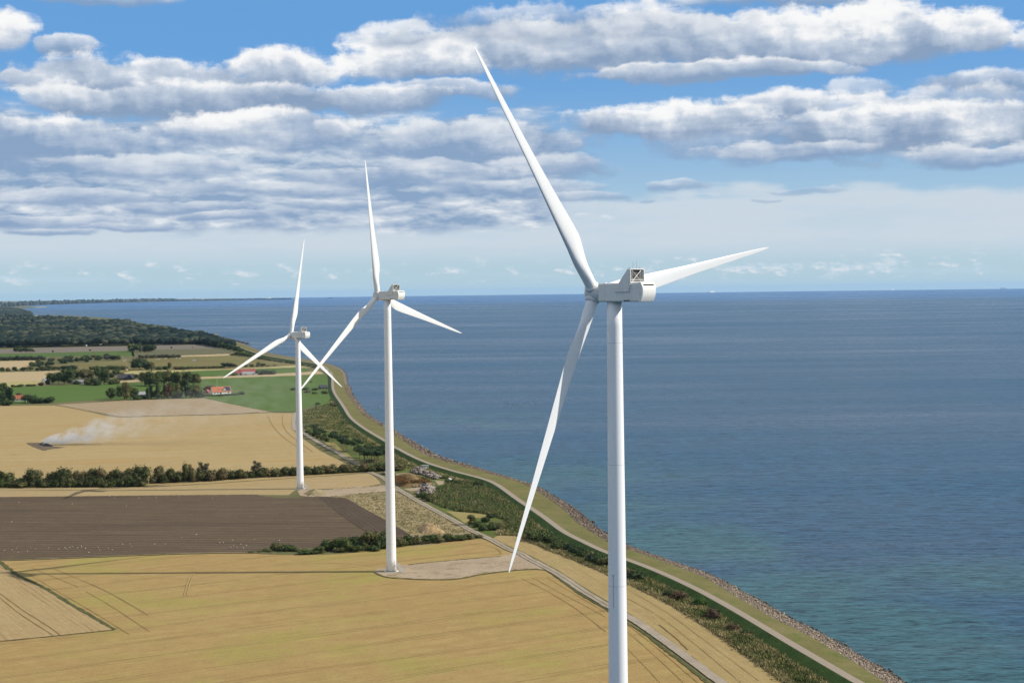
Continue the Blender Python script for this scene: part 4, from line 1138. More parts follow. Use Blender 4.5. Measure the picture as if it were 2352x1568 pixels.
# bushes between plough and golden stubble
row(Z2, [(1850, 672, 66, 80), (1930, 674, 55, 100), (1985, 678, 30, 60), (1690, 688, 14, 55), (1745, 686, 20, 60), (1795, 682, 30, 70), (2040, 684, 26, 80), (2110, 686, 28, 80)], 'bushes on the edge of the ploughed field', 'in the low clump at the edge of the ploughed soil', 'bush')
bl = [(195, 547, 95, 95), (265, 547, 86, 85), (330, 547, 112, 110), (395, 542, 86, 95), (440, 537, 92, 85), (500, 532, 126, 140), (572, 530, 110, 110), (612, 522, 116, 80), (720, 514, 72, 95), (790, 503, 66, 90), (850, 498, 72, 95), (930, 492, 60, 95),
      (1000, 484, 60, 105), (1080, 476, 52, 100), (1150, 470, 46, 95), (1220, 460, 36, 90), (1285, 450, 26, 70), (25, 570, 30, 80), (85, 567, 32, 85), (140, 562, 46, 85), (300, 556, 40, 80), (420, 552, 42, 80), (540, 544, 45, 90), (660, 526, 60, 80)]
row(Z4, [(q[0], q[1], q[2] * 1.12, q[3] * 1.2) + (('bush', 'round')[i % 2], 'leafA') for i, q in enumerate(bl)], 'bushes between ploughed soil and golden stubble', 'in the thicket beside the middle turbine tower', 'bush')
# pine grove
pl = []
pr = random.Random(3)
front = [(480, 850), (640, 930), (850, 1012), (1010, 1085), (1150, 1168), (1290, 1245), (1400, 1238), (1530, 1240)]
for i in range(62):
    f = pr.random() ** .85 * (len(front) - 1); k = int(f); k = min(k, len(front) - 2); f -= k
    bx_, by_ = front[k][0] + (front[k + 1][0] - front[k][0]) * f, front[k][1] + (front[k + 1][1] - front[k][1]) * f
    dpt = pr.random()
    s = .62 + .38 * (bx_ - 480) / 1050
    pl.append((bx_ + dpt * 110 * s, by_ - dpt * 62 * s, (192 + pr.uniform(-30, 40)) * s, (118 + pr.uniform(-20, 35)) * s, 'pine', 'leafP'))
row(ZC, pl, 'pines in the grove beside the track', 'in the pine grove between track and marsh', 'pine', name='pine_tree')
row(ZC, [(450, 800, 45, 70), (500, 830, 60, 80), (545, 850, 65, 80), (600, 880, 70, 90), (660, 905, 75, 90), (720, 925, 80, 90), (610, 830, 70, 90), (700, 860, 70, 90), (560, 800, 50, 90)],
    'bushes at the far end of the pine grove', 'in the thicket at the far tip of the pine grove', 'bush')
# marsh bushes
row(ZC, [(255, 212, 48, 85), (430, 207, 46, 95), (450, 245, 40, 115), (565, 213, 46, 110), (550, 262, 42, 95), (690, 262, 60, 100), (745, 193, 20, 55), (500, 105, 26, 50)], 'bushes round the dark cabin', 'around the small dark cabin near the dike', 'bush')
row(ZC, [(790, 362, 36, 65), (790, 427, 60, 85), (842, 440, 42, 75), (592, 415, 46, 75), (572, 450, 32, 48), (980, 677, 48, 120), (500, 727, 46, 85), (428, 737, 36, 65), (1388, 972, 42, 75), (1160, 905, 30, 80, 'bush', 'leafB'), (1220, 950, 32, 90, 'bush', 'leafB')],
    'bushes scattered over the marsh', 'scattered over the green marsh left of the dike', 'bush')
row(ZR, [(720, 932, 82, 120), (800, 962, 92, 125), (882, 987, 102, 145), (940, 962, 72, 95, 'bush', R_), (1002, 832, 74, 110)], 'bushes round the pale boulder heap', 'around the round heap of pale boulders', 'bush')
row(ZR, [(1130, 702, 58, 75), (1215, 705, 60, 70), (1292, 742, 78, 115, 'bush', B_), (1210, 612, 42, 45), (1110, 640, 50, 70), (1620, 772, 92, 155, 'bush', B_), (1712, 802, 42, 95), (1472, 1002, 62, 65, 'bush', B_)],
    'bushes in the reeds below the dike', 'standing in the reeds below the dike ramp', 'bush')
row(ZR, [(1525, 1372, 132, 135, 'round', 'leafA'), (1602, 1402, 102, 125), (1740, 1322, 84, 125), (1702, 1452, 104, 145), (1842, 1442, 112, 145), (1932, 1432, 92, 125), (1862, 1372, 62, 125), (1810, 1252, 58, 105, 'bush', B_), (1985, 1450, 95, 120)],
    'bushes left of the near blade tip', 'in the thicket between track and reeds beside the lowest blade', 'bush')
row(Z3, [(1700, 1375, 74, 115), (1782, 1392, 84, 125), (1832, 1402, 62, 85), (1752, 1350, 60, 100), (1952, 1452, 58, 85, 'bush', B_), (2022, 1482, 54, 85, 'bush', B_), (2082, 1502, 54, 85), (2172, 1552, 74, 115, 'bush', B_), (1890, 1425, 50, 80), (1860, 1442, 60, 90), (1985, 1472, 56, 90, 'bush', B_), (2050, 1502, 60, 95), (2120, 1532, 66, 105, 'bush', B_), (2205, 1562, 70, 115)],
    'bushes left of the largest tower', 'on the scrub bank just left of the largest tower', 'bush')
row(Z5, [(25, 640, 62, 95, 'bush', B_), (215, 745, 60, 80, 'bush', R_), (255, 757, 68, 120, 'bush', B_), (300, 737, 42, 65), (500, 882, 54, 85, 'bush', B_), (570, 897, 64, 85, 'bush', R_), (725, 947, 62, 95, 'bush', G_), (822, 1042, 76, 95, 'bush', R_), (780, 1010, 40, 70), (962, 1122, 48, 85, 'bush', R_), (1082, 1152, 44, 95), (345, 840, 26, 40)],
    'bushes right of the largest tower', 'on the scrub bank just right of the largest tower', 'bush')
# far groves and farm trees
row(ZA, [(700, 865, 152, 135), (790, 862, 162, 135), (870, 860, 200, 145), (960, 865, 182, 125), (930, 700, 82, 200, 'wide', B_), (1010, 800, 124, 115), (1140, 800, 142, 155), (1220, 792, 112, 125), (1205, 870, 112, 135, 'bush', Y_), (1292, 878, 112, 135, 'bush', B_), (1330, 800, 162, 125), (1400, 868, 210, 125),
         (1440, 820, 165, 105), (1510, 862, 72, 115, 'bush', 'leafA'), (1570, 856, 92, 85, 'bush', 'leafA'), (1040, 862, 60, 80, 'bush', B_), (640, 862, 75, 70, 'bush', 'leafA')],
    'trees of the grove left of the dark house', 'in the mixed grove beyond the left green field')
row(ZA, [(1560, 742, 82, 95), (1500, 772, 72, 75, 'bush', B_), (1652, 782, 76, 75, 'round', Y_), (1815, 792, 62, 75), (1600, 690, 36, 40)], 'trees round the dark gabled house', 'around the dark house with the white gable')
row(ZB, [(230, 865, 167, 115), (340, 885, 192, 145), (440, 890, 182, 135), (590, 880, 202, 155), (680, 880, 182, 125), (760, 880, 172, 135), (850, 880, 167, 145), (940, 876, 152, 135), (995, 872, 102, 75), (290, 880, 150, 100), (520, 885, 190, 110)],
    'trees of the tall grove', 'in the tall dark grove left of the orange roof')
row(ZB, [(-185, 1065, 152, 125), (-60, 1042, 150, 115), (30, 1077, 222, 130), (110, 1062, 150, 130), (165, 1072, 82, 125, 'bush', B_), (230, 1062, 62, 105, 'bush', 'leafA'), (310, 1066, 142, 50, 'poplar', B_), (346, 1062, 172, 46, 'poplar', B_), (440, 1062, 217, 52, 'poplar', B_), (420, 1057, 112, 115), (500, 1058, 100, 100),
         (560, 1056, 182, 130, 'round', R_), (640, 1052, 202, 125), (715, 1047, 182, 62, 'poplar', Y_), (756, 1042, 182, 52, 'poplar', B_), (820, 1042, 222, 54, 'poplar', B_), (880, 1047, 152, 135), (950, 1042, 162, 145, 'round', Y_), (1020, 1042, 112, 125, 'bush', B_), (690, 1050, 110, 110, 'bush', B_), (1130, 960, 84, 135, 'round', R_), (1192, 932, 52, 65, 'bush', R_)],
    'trees left of the orange-roofed farmhouse', 'in the belt of poplars left of the orange-roofed farmhouse')
row(ZB, [(1110, 1022, 34, 85), (1190, 1022, 30, 95), (1280, 1020, 30, 105), (1370, 1014, 30, 105), (1460, 1009, 34, 105), (1560, 1000, 46, 100)], 'bushes of the garden hedge', 'in the low hedge before the orange-roofed farmhouse', 'bush')
row(ZA, [(30, 1000, 152, 115), (130, 1112, 192, 145, 'round', B_), (100, 1147, 92, 135, 'bush', 'leafA'), (250, 1006, 34, 65, 'bush', R_), (370, 1112, 112, 155, 'round', B_), (450, 1117, 117, 135, 'bush', B_), (530, 1117, 82, 135, 'bush', B_), (610, 1114, 72, 115, 'bush', B_), (675, 1114, 82, 115, 'round', B_), (50, 890, 48, 75), (20, 1140, 170, 120, 'round', B_)],
    'trees round the small cottage at the left edge', 'around the small cottage at the left edge')
row(ZA, [(170, 898, 36, 65), (280, 895, 38, 80), (220, 897, 26, 60), (390, 888, 32, 90), (460, 884, 30, 80), (550, 880, 52, 75, 'bush', R_)], 'bushes along the left green field', 'in the low hedge above the left green field', 'bush')
row(ZA, [(30, 690, 56, 65), (100, 690, 50, 75), (205, 688, 56, 85), (315, 685, 52, 85), (405, 685, 60, 100), (500, 681, 36, 55), (580, 681, 62, 95), (660, 680, 66, 95), (720, 674, 52, 85), (790, 672, 50, 85)],
    'hedge trees between the pale stubble fields', 'in the hedge between two pale stubble fields')
wr = random.Random(8); wl = []
for i in range(46):
    x = 415 + 1215 * wr.random(); top = np.interp(x, [415, 520, 700, 1000, 1300, 1480, 1640], [580, 525, 495, 480, 460, 455, 500]); bot = np.interp(x, [415, 560, 750, 1100, 1400, 1640], [648, 640, 592, 572, 556, 530])
    y = top + 42 + (bot - top - 42) * wr.random() if bot - top > 50 else bot
    wl.append((x, y, 48 + wr.uniform(-6, 10), 72 + wr.uniform(-10, 20), ('round', 'wide', 'bush')[i % 3], ('leafF', 'leafA', B_)[i % 3]))
row(ZA, wl, 'trees of the wedge-shaped copse', 'in the wedge-shaped copse beyond the left stubble')
row(ZA, [(x, 542 - x * .01, 50 + (x * 7 % 13), 75, ('round', 'bush')[int(x / 50) % 2], 'leafF') for x in range(10, 620, 44)], 'hedge trees under the green strip', 'in the hedge under the far green strip')
row(ZB, [(x, 512 - (x - 190) * .015, 46 + (x * 5 % 14), 62, 'bush', D_) for x in range(200, 770, 52)], 'pale shrubs above the cattle pasture', 'in the pale shrub row above the cattle pasture', 'shrub')
row(ZA, [(1240, 668, 52, 80), (1300, 666, 62, 85), (1370, 668, 56, 80), (1440, 668, 62, 85), (1510, 666, 62, 85), (1580, 666, 64, 90), (1650, 664, 60, 85), (1700, 660, 40, 50)], 'dark bushes below the meadow', 'in the dark bush row below the meadow', 'bush')
row(ZB, [(190, 666, 142, 190, 'wide', B_), (110, 664, 80, 80), (360, 666, 97, 115, 'round', 'leafA'), (300, 666, 70, 80), (460, 666, 57, 95, 'bush', 'leafA'), (540, 665, 57, 85, 'bush', B_), (600, 661, 92, 52, 'round', 'leafA'), (700, 665, 50, 95, 'bush', R_), (770, 663, 46, 90, 'bush', 'leafA'), (850, 656, 42, 75, 'bush', 'leafA')] +
    [(x, 652 - (x - 900) * .02, 26 + (x % 11), 62, 'bush', 'leafA') for x in range(910, 1300, 55)] + [(1330, 641, 62, 85, 'round', 'leafF'), (1400, 641, 66, 95, 'round', 'leafF'), (1462, 639, 52, 85, 'round', 'leafF'), (1620, 631, 32, 62), (1700, 629, 36, 62), (1790, 629, 57, 72), (1850, 627, 46, 72), (1920, 620, 18, 60, 'bush', Y_), (2010, 616, 22, 50, 'bush', Y_)],
    'trees along the lower edge of the meadow', 'along the lower edge of the brown meadow')
row(ZB, [(80, 430, 112, 105), (160, 430, 97, 85), (200, 426, 112, 42, 'poplar', B_), (260, 430, 87, 85), (340, 429, 97, 115), (400, 406, 72, 65), (110, 497, 72, 42, 'round', B_), (120, 415, 90, 80), (300, 428, 90, 80)], 'trees of the dark clump by the far wood', 'in the dark clump before the far wood')
row(ZA, [(210, 428, 62, 65), (270, 426, 60, 85), (340, 426, 52, 85), (410, 424, 44, 75), (455, 430, 30, 40)], 'trees of the far left clump', 'in the small clump on the grey stubble')
for (fr, x, y, h, w, nm) in ((ZA, 710, 432, 28, 30, 'lone dark tree on the far grey stubble, leftmost of four'), (ZA, 1213, 413, 22, 30, 'lone dark tree on the far grey stubble, second from left'),
                             (ZB, 622, 379, 24, 30, 'lone dark tree on the far grey stubble, third from left'), (ZB, 905, 373, 14, 20, 'smallest lone dark tree on the far grey stubble, rightmost')):
    px, py = fr(x, y); tree(px, py, h * .1709, w * .1709, 'round', 'leafB', nm, 'tree', 'lone trees on the far stubble', 'tree')
row(ZB, [(1470, 746, 47, 85, 'bush', 'leafA'), (1540, 737, 64, 56, 'round', B_), (1735, 702, 47, 66, 'round', B_), (1790, 737, 77, 75, 'bush', 'leafF'), (1850, 734, 74, 75, 'bush', 'leafF'), (1910, 732, 72, 75, 'bush', 'leafF'), (1970, 730, 68, 75, 'bush', 'leafF'), (2010, 727, 60, 52, 'bush', 'leafF'), (1640, 690, 24, 120, 'bush', B_)],
    'trees round the red-roofed barn', 'around the long red-roofed farm')
row(ZB, [(1510, 470, 50, 80), (1560, 480, 66, 90), (1620, 486, 66, 90), (1680, 492, 50, 80), (1760, 510, 40, 90), (1830, 524, 36, 90), (1900, 535, 36, 90), (1970, 545, 34, 90), (2040, 556, 36, 90), (2110, 566, 36, 90), (2180, 575, 36, 90), (2250, 582, 36, 90), (2320, 590, 36, 80), (1450, 470, 24, 90)] +
    [(2400, 606, 30, 80), (2470, 620, 30, 80), (2540, 640, 28, 70)], 'bushes along the far dike', 'along the landward foot of the far dike', 'bush')
row(ZB, [(1180 + i * 33, 352 + i * 6.5, 92 - i * 3.0, 84, ('round', 'bush')[i % 2], B_) for i in range(12)], 'trees at the seaward tip of the wood', 'at the seaward tip of the far wood')

# ------------------------------------------------------------------ far woods, reeds, stones
def in_poly(pts, n, r):
    P = np.array(pts); lo, hi = P.min(0), P.max(0)
    out = np.zeros((0, 2))
    while len(out) < n:
        q = lo + (hi - lo) * r.random((n * 3, 2))
        c = np.zeros(len(q), bool); j = len(P) - 1
        for i in range(len(P)):
            xi, yi, xj, yj = P[i, 0], P[i, 1], P[j, 0], P[j, 1]
            c ^= ((yi > q[:, 1]) != (yj > q[:, 1])) & (q[:, 0] < (xj - xi) * (q[:, 1] - yi) / (yj - yi + 1e-12) + xi); j = i
        out = np.concatenate([out, q[c]])
    return out[:n]
def ground_pts(pxs, z=0.0):
    return np.array([at(a, b, z)[:] for a, b in pxs])
def lumps(name, pos, rx, rz, mat, zoff=.55, base=(None,), jit=.22, seed=1, hi=True):
    r = np.random.default_rng(seed)
    bv, bf = (ICO_V, ICO_F) if hi else (IC1_V, IC1_F)
    n = len(pos); k = len(bv)
    d = bv[None] * (1 + r.normal(0, jit, (n, k, 1)))
    v = d * np.stack([rx, rx, rz], 1)[:, None, :] + (pos + np.stack([0 * rx, 0 * rx, rz * zoff], 1))[:, None, :]
    f = bf[None] + (np.arange(n) * k)[:, None, None]
    return obj(name, np_mesh(name, v.reshape(-1, 3), f.reshape(-1, 3)), mat)

def wood_mat(name, c1, c2, c3, sc=.0022):
    m, t, b = new_mat(name)
    g = t.nodes.new('ShaderNodeNewGeometry'); rnd = S(t, g.outputs['Random Per Island']); p = S(t, g.outputs['Position'])
    x, y, z = sep(p)
    band = noise(cmb(t, x * sc, y * sc * .55), 1., 4, .6); q = noise(p, .35, 3, .65)
    f = band * 2.9 + rnd * .5 - 1.25
    col = mixc(t, f.rg(0, 1, 0, 1), c1, c2)
    col = mixc(t, ((band + rnd * .35).ss(.68, .9) * .8).cl(), col, c3)
    br = (q - .5) * 1.1 + 1.
    setc(t, b, mixc(t, 1., col, cmb(t, br, br, br), 'MULTIPLY')); b.inputs['Roughness'].default_value = .9; b.inputs['Specular IOR Level'].default_value = .1
    return m
M['wood'] = wood_mat('wood_canopy_cloud_shade', (.006, .016, .015), (.028, .040, .024), (.085, .088, .052))  # cloud shadow over the wood is put into these dark blue-green colours
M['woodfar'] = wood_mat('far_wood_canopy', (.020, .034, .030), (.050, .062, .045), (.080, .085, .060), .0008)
wood_px = pix(Z1, [(-30, 207), (210, 204), (330, 205), (480, 212), (600, 223), (850, 241), (950, 262), (1100, 286), (1200, 309), (1330, 326), (1400, 346), (1470, 374), (1560, 404), (1480, 402), (1370, 381), (1050, 387), (860, 391), (220, 402), (-30, 405)])
r1 = np.random.default_rng(4)
wp = ground_pts(in_poly(wood_px, 5200, r1))
edge = []
for a, b in zip(wood_px[13:18], wood_px[14:19]):
    for i in range(60):
        f = i / 60; edge.append((a[0] + (b[0] - a[0]) * f, a[1] + (b[1] - a[1]) * f - .3))
wp = np.concatenate([wp, ground_pts(edge)])
sz = np.clip(r1.normal(1, .24, len(wp)), .55, 1.7)
wp[:, 2] = 2.5 + 3.0 * np.sin(wp[:, 0] * .0061 + wp[:, 1] * .0013) * np.sin(wp[:, 1] * .0047 + 1.0)
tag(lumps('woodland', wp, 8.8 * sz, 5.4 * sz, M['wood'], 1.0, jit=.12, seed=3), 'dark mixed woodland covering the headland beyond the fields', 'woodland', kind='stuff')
far_px = in_poly(pix(Z1, [(-30, 140), (110, 150), (205, 176), (212, 192), (-30, 195)]), 900, r1)
fp = ground_pts(far_px)
band = []
for i in range(1500):
    x = r1.random() ** .8 * 1950; top = np.interp(x, [0, 150, 330, 650, 1050, 1400, 1600, 1800, 1960], [112, 113, 110, 101, 91.5, 86.5, 83, 80, 77.5])
    bot = top + max(1.0, np.interp(x, [0, 120, 200, 330, 650, 1960], [26, 12, 7, 4, 2, .6]))
    band.append(Z1(x, top + (bot - top) * r1.random()))
bp = ground_pts(band)
allp = np.concatenate([fp, bp]); dd = allp[:, 1]
sc = np.clip(dd / 9000., 1.0, 3.2) * np.clip(r1.normal(1, .25, len(allp)), .5, 1.8)
rzz = np.clip(10 + dd / 1500., 10, 26) * np.where(allp[:, 0] / allp[:, 1] > -.22, .45, 1.0) * np.clip(r1.normal(1, .22, len(allp)), .6, 1.6)
rzz[:900] *= .55
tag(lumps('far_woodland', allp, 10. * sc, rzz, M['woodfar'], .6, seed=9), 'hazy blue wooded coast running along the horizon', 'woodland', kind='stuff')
M['sand'] = plain('beach_sand', (.42, .36, .25), .95, .1, .02)
for i, pl_ in enumerate(([(215, 131), (300, 129), (330, 131.5), (260, 134)], [(150, 158), (185, 155), (200, 158), (170, 161)], [(210, 187), (262, 188), (285, 191), (215, 191)], [(1250, 304), (1330, 309), (1335, 314), (1270, 309)])):
    poly_sheet('beach' if i == 0 else f'beach.{i:03d}', pix(Z1, pl_), .5, M['sand'], jit=0)

def tufts(name, P, h, w, mat, label, cat, blades=3, seed=1, lean=.35):
    """grass clumps of a few leaning blades each"""
    r = np.random.default_rng(seed); n = len(P)
    hh = h * np.clip(r.normal(1, .28, n), .4, 1.8)
    V = []
    for k in range(blades):
        a = r.uniform(0, 6.283, n); o = r.normal(0, w * .7, (n, 2))
        b0 = P + np.stack([o[:, 0], o[:, 1], np.zeros(n)], 1)
        dx = np.stack([np.cos(a), np.sin(a), np.zeros(n)], 1) * w * .5
        tip = b0 + np.stack([r.normal(0, lean, n) * hh, r.normal(0, lean, n) * hh, hh * r.uniform(.75, 1.1, n)], 1)
        V.append(np.stack([b0 - dx, b0 + dx, tip], 1))
    v = np.stack(V, 1).reshape(-1, 3)
    f = np.arange(len(v)).reshape(-1, 3)
    return tag(obj(name, np_mesh(name, v, f), mat), label, cat, kind='stuff')
def tuft_mat(name, c1, c2, c3, sc=.05):
    m, t, b = new_mat(name)
    g = t.nodes.new('ShaderNodeNewGeometry'); rnd = S(t, g.outputs['Random Per Island']); p = S(t, g.outputs['Position'])
    a = noise(p, sc, 5, .65)
    col = mixc(t, (a * .9 + rnd * .5 - .2).rg(.2, .8, 0, 1), c1, c2)
    col = mixc(t, (noise(p, sc * 1.7, 4, .6) + rnd * .2).ss(.58, .75), col, c3)
    setc(t, b, col); b.inputs['Roughness'].default_value = .9; b.inputs['Specular IOR Level'].default_value = .1
    return m
M['reed'] = tuft_mat('reed_blades', (.092, .122, .040), (.150, .172, .064), (.21, .19, .085))
M['scrub'] = tuft_mat('scrub_blades', (.080, .112, .032), (.150, .158, .054), (.36, .295, .14), .045)
M['strawt'] = tuft_mat('straw_blades', (.30, .245, .115), (.46, .38, .20), (.19, .18, .075), .08)
verge_g = [at(a, b) for a, b in pix(Z4, [(1440, 432), (1580, 436), (1750, 516), (1900, 576), (2050, 636), (2200, 701)]) + pix(Z5, [(190, 768), (330, 838), (500, 920), (700, 1040), (850, 1140), (1000, 1250), (1200, 1390), (1350, 1502), (1520, 1635)])]
vy = np.array([p.y for p in verge_g])[::-1]; vx = np.array([p.x for p in verge_g])[::-1]
yy = 400 + 350 * r1.random(26000) ** 1.15
x0 = np.interp(yy, vy, vx); x1 = np.interp(yy, YS, XP - HW - 3.3 * WX)
ok = x1 > x0
fr = r1.random(len(yy))
S1 = np.stack([x0 + (x1 - x0) * fr, yy, 0 * yy], 1)[ok]
keep = np.sin(S1[:, 0] * .16 + S1[:, 1] * .07) + np.sin(S1[:, 1] * .11) + r1.normal(0, .9, len(S1)) > -.9
tufts('scrub_grass', S1[keep], 1.0, .7, M['scrub'], 'tall mixed scrub grass on the bank between field and dike', 'grass', 3, 2)
fr = r1.random(6000); yy = 400 + 350 * r1.random(6000) ** 1.2
xe = np.interp(yy, vy, vx) + r1.normal(.6, .9, 6000)
tufts('straw_grass', np.stack([xe, yy, 0 * yy], 1), .95, .4, M['strawt'], 'straw-coloured tall grass along the seaside field edge', 'grass', 4, 5)
yy = 400 + 900 * r1.random(9000) ** 1.3
xe = np.interp(yy, YS, XP - HW - 4.6 * WX) + r1.normal(-.5, .8, 9000) * np.interp(yy, YS, WX)
tufts('straw_grass.001', np.stack([xe, yy, 0 * yy], 1), 1.0, .5, M['strawt'], 'straw-coloured grass fringe at the landward foot of the dike', 'grass', 3, 6)
reed_px = pix(Z3, [(955, 1095), (1000, 1010), (1060, 975), (1280, 940), (1370, 985), (1480, 1070), (1580, 1140), (1640, 1190), (1700, 1260), (1650, 1310), (1560, 1300), (1500, 1230), (1350, 1185), (1150, 1165), (1040, 1135)])
tufts('reed_bed', ground_pts(in_poly(reed_px, 22000, r1)), 1.5, .8, M['reed'], 'grey-green reed bed filling the hollow beside the track', 'reeds', 3, 7)
ms_px = pix(Z3, [(25, 440), (215, 385), (240, 350), (320, 480), (430, 580), (560, 660), (690, 740), (850, 820), (1000, 868), (1160, 905), (1000, 930), (880, 900), (740, 830), (640, 780), (500, 690), (330, 620), (200, 590), (60, 580), (25, 560)])
tufts('marsh_grass', ground_pts(in_poly(ms_px, 14000, r1)), .9, .9, M['scrub'], 'rough green grass over the marsh left of the dike', 'grass', 3, 8)
rg_px = pix(Z3, [(210, 1056), (330, 1048), (620, 1034), (700, 1032), (850, 1104), (1000, 1188), (1150, 1266), (1220, 1318), (1000, 1330), (800, 1330), (620, 1228), (480, 1152), (345, 1080)])
tufts('rough_grass_clumps', ground_pts(in_poly(rg_px, 3200, r1)), .42, .6, M['strawt'], 'bleached grass clumps on the waste ground by the track', 'grass', 3, 10)

# stones of the sea bank
M['stones'] = rock_mat('bank_stones', [(.10, .080, .062), (.20, .160, .120), (.36, .295, .225)], (-.6, .45))
yy = np.concatenate([395 + 305 * r1.random(11000), 700 + 300 * r1.random(4600), 1000 + 900 * r1.random(4200)])
a = np.interp(yy, YS, XG); b = np.interp(yy, YS, XW) + .2 + np.abs(r1.normal(0, .7, len(yy)))
f = r1.random(len(yy))
px_ = a + (b - a) * f
zz = np.interp(f, [0, .55, 1.], [GZ - .05, .48, SEA_Z + .05])
s = np.where(yy < 700, .20, np.where(yy < 1000, .28, .42)) * np.clip(r1.lognormal(0, .38, len(yy)), .4, 2.6)
s = s * (1 + .35 * (f > .72))
tag(lumps('bank_stones', np.stack([px_, yy, zz], 1), s, s * .75, M['stones'], .15, jit=.2, seed=12, hi=False), 'pale and dark stones armouring the sea side of the dike', 'stones', kind='stuff')

# boulder heaps
M['bould'] = rock_mat('pale_boulders', [(.11, .088, .072), (.20, .165, .135), (.33, .285, .24)])
def heap(name, label, cat, outline, fr, n, size, hgt, mat, seed, kindz=None):
    r = np.random.default_rng(seed)
    P = np.array([at(*fr(*p))[:2] for p in outline]); c = P.mean(0)
    q = in_poly([tuple(p) for p in P], n, r)
    d = np.min(np.linalg.norm(q[:, None] - P[None], axis=2), 1)
    # distance from the rim by segments
    seg = []
    for i in range(len(P)):
        A, B = P[i], P[(i + 1) % len(P)]; t_ = np.clip(((q - A) @ (B - A)) / ((B - A) @ (B - A)), 0, 1)
        seg.append(np.linalg.norm(q - (A + t_[:, None] * (B - A)), axis=1))
    e = np.min(seg, 0); e = e / e.max()
    z = hgt * e ** .8 * r.random(n) ** .35
    s = size * np.clip(r.normal(1, .3, n), .5, 1.8)
    o = lumps(name, np.stack([q[:, 0], q[:, 1], z], 1), s, s * .85, mat, .3, jit=.17, seed=seed, hi=False)
    return tag(o, label, cat)
heap('boulder_heap', 'long heap of pale boulders in front of the green shed', 'boulders', [(545, 535), (620, 510), (700, 500), (800, 520), (830, 560), (930, 580), (1045, 630), (960, 655), (880, 640), (820, 610), (740, 585), (640, 575), (560, 560)], ZR, 330, .85, 2.8, M['bould'], 21)
heap('boulder_heap', 'round heap of pale boulders beside dark bushes', 'boulders', [(640, 885), (700, 850), (730, 800), (830, 790), (930, 800), (965, 850), (900, 885), (760, 895)], ZR, 230, .80, 3.6, M['bould'], 22)
heap('stone_pile', 'small pile of pale stones by the track behind the middle turbine', 'boulders', [(100, 570), (130, 558), (180, 560), (180, 585), (120, 585)], ZR, 30, .6, 1.0, M['bould'], 23)
heap('rubble_pile', 'small white rubble pile under the dike ramp', 'rubble', [(1140, 655), (1170, 645), (1205, 662), (1190, 672), (1150, 668)], ZR, 30, .55, .8, plain('white_rubble', (.66, .65, .62), .8, .1), 24)

def mound(name, label, cat, outline, fr, hgt, mat, seed, rough=.35):
    """earth heap: a lumpy grid over an outline"""
    P = np.array([at(*fr(*p))[:2] for p in outline]); lo, hi = P.min(0), P.max(0)
    N = 44; gx, gy = np.meshgrid(np.linspace(lo[0], hi[0], N), np.linspace(lo[1], hi[1], N)); q = np.stack([gx.ravel(), gy.ravel()], 1)
    ins = np.zeros(len(q), bool); j = len(P) - 1
    for i in range(len(P)):
        ins ^= ((P[i, 1] > q[:, 1]) != (P[j, 1] > q[:, 1])) & (q[:, 0] < (P[j, 0] - P[i, 0]) * (q[:, 1] - P[i, 1]) / (P[j, 1] - P[i, 1] + 1e-12) + P[i, 0]); j = i
    seg = []
    for i in range(len(P)):
        A, B = P[i], P[(i + 1) % len(P)]; t_ = np.clip(((q - A) @ (B - A)) / ((B - A) @ (B - A)), 0, 1)
        seg.append(np.linalg.norm(q - (A + t_[:, None] * (B - A)), axis=1))
    e = np.min(seg, 0) * np.where(ins, 1, -1); e = e / e.max()
    r = np.random.default_rng(seed)
    nz = np.zeros(len(q))
    for k in range(1, 7):
        a = r.uniform(0, 6.28); fq = .35 * 1.7 ** k
        nz += np.sin(q[:, 0] * fq * math.cos(a) + q[:, 1] * fq * math.sin(a) + r.uniform(0, 6)) / 1.35 ** k
    z = np.where(e > 0, hgt * (np.clip(e, 0, 1) ** .75) * (1 + rough * .25 * nz) + .1 * r.normal(0, 1, len(q)) * rough, -.25)
    v = np.concatenate([q, z[:, None]], 1)
    i = np.arange(N * N).reshape(N, N)
    f = np.stack([i[:-1, :-1], i[:-1, 1:], i[1:, 1:], i[1:, :-1]], -1).reshape(-1, 4)
    keep = (z[f] > -.2).any(1)
    return tag(obj(name, np_mesh(name, v, f[keep], True), mat), label, cat)
M['dirt'] = grass_mat('mound_soil', (.23, .18, .12), (.31, .25, .17), (.16, .10, .045), .12, .5)
M['rusty'] = grass_mat('mound_rusty_weeds', (.17, .105, .045), (.23, .16, .07), (.10, .10, .04), .10, .5)
M['earth'] = grass_mat('tipped_earth', (.36, .28, .18), (.34, .22, .09), (.25, .20, .14), .15, .6)
mound('earth_mound', 'big earth mound overgrown with rusty weeds behind the middle tower', 'mound', [(290, 640), (330, 600), (450, 600), (620, 610), (800, 640), (900, 700), (935, 735), (800, 765), (620, 775), (450, 775), (330, 755), (290, 700)], ZR, 4.2, M['rusty'], 31)
mound('earth_heap', 'tipped heap of sandy orange earth near the ploughed corner', 'mound', [(655, 1425), (740, 1410), (850, 1405), (960, 1420), (1110, 1480), (1080, 1500), (900, 1505), (720, 1500), (690, 1460)], ZR, 3.4, M['earth'], 32, .6)
mound('spoil_heap', 'low grey spoil heap beside the smallest turbine base', 'mound', [(20, 1040), (60, 1018), (130, 1015), (190, 1030), (205, 1045), (150, 1050), (60, 1052)], Z3, 2.4, M['rough'], 33, .5)
heap('rubble_pile', 'broken stones spilled on the flank of the rusty mound', 'rubble', [(560, 770), (700, 730), (850, 720), (930, 740), (800, 772), (650, 785)], ZR, 110, .55, 1.6, M['bould'], 25)
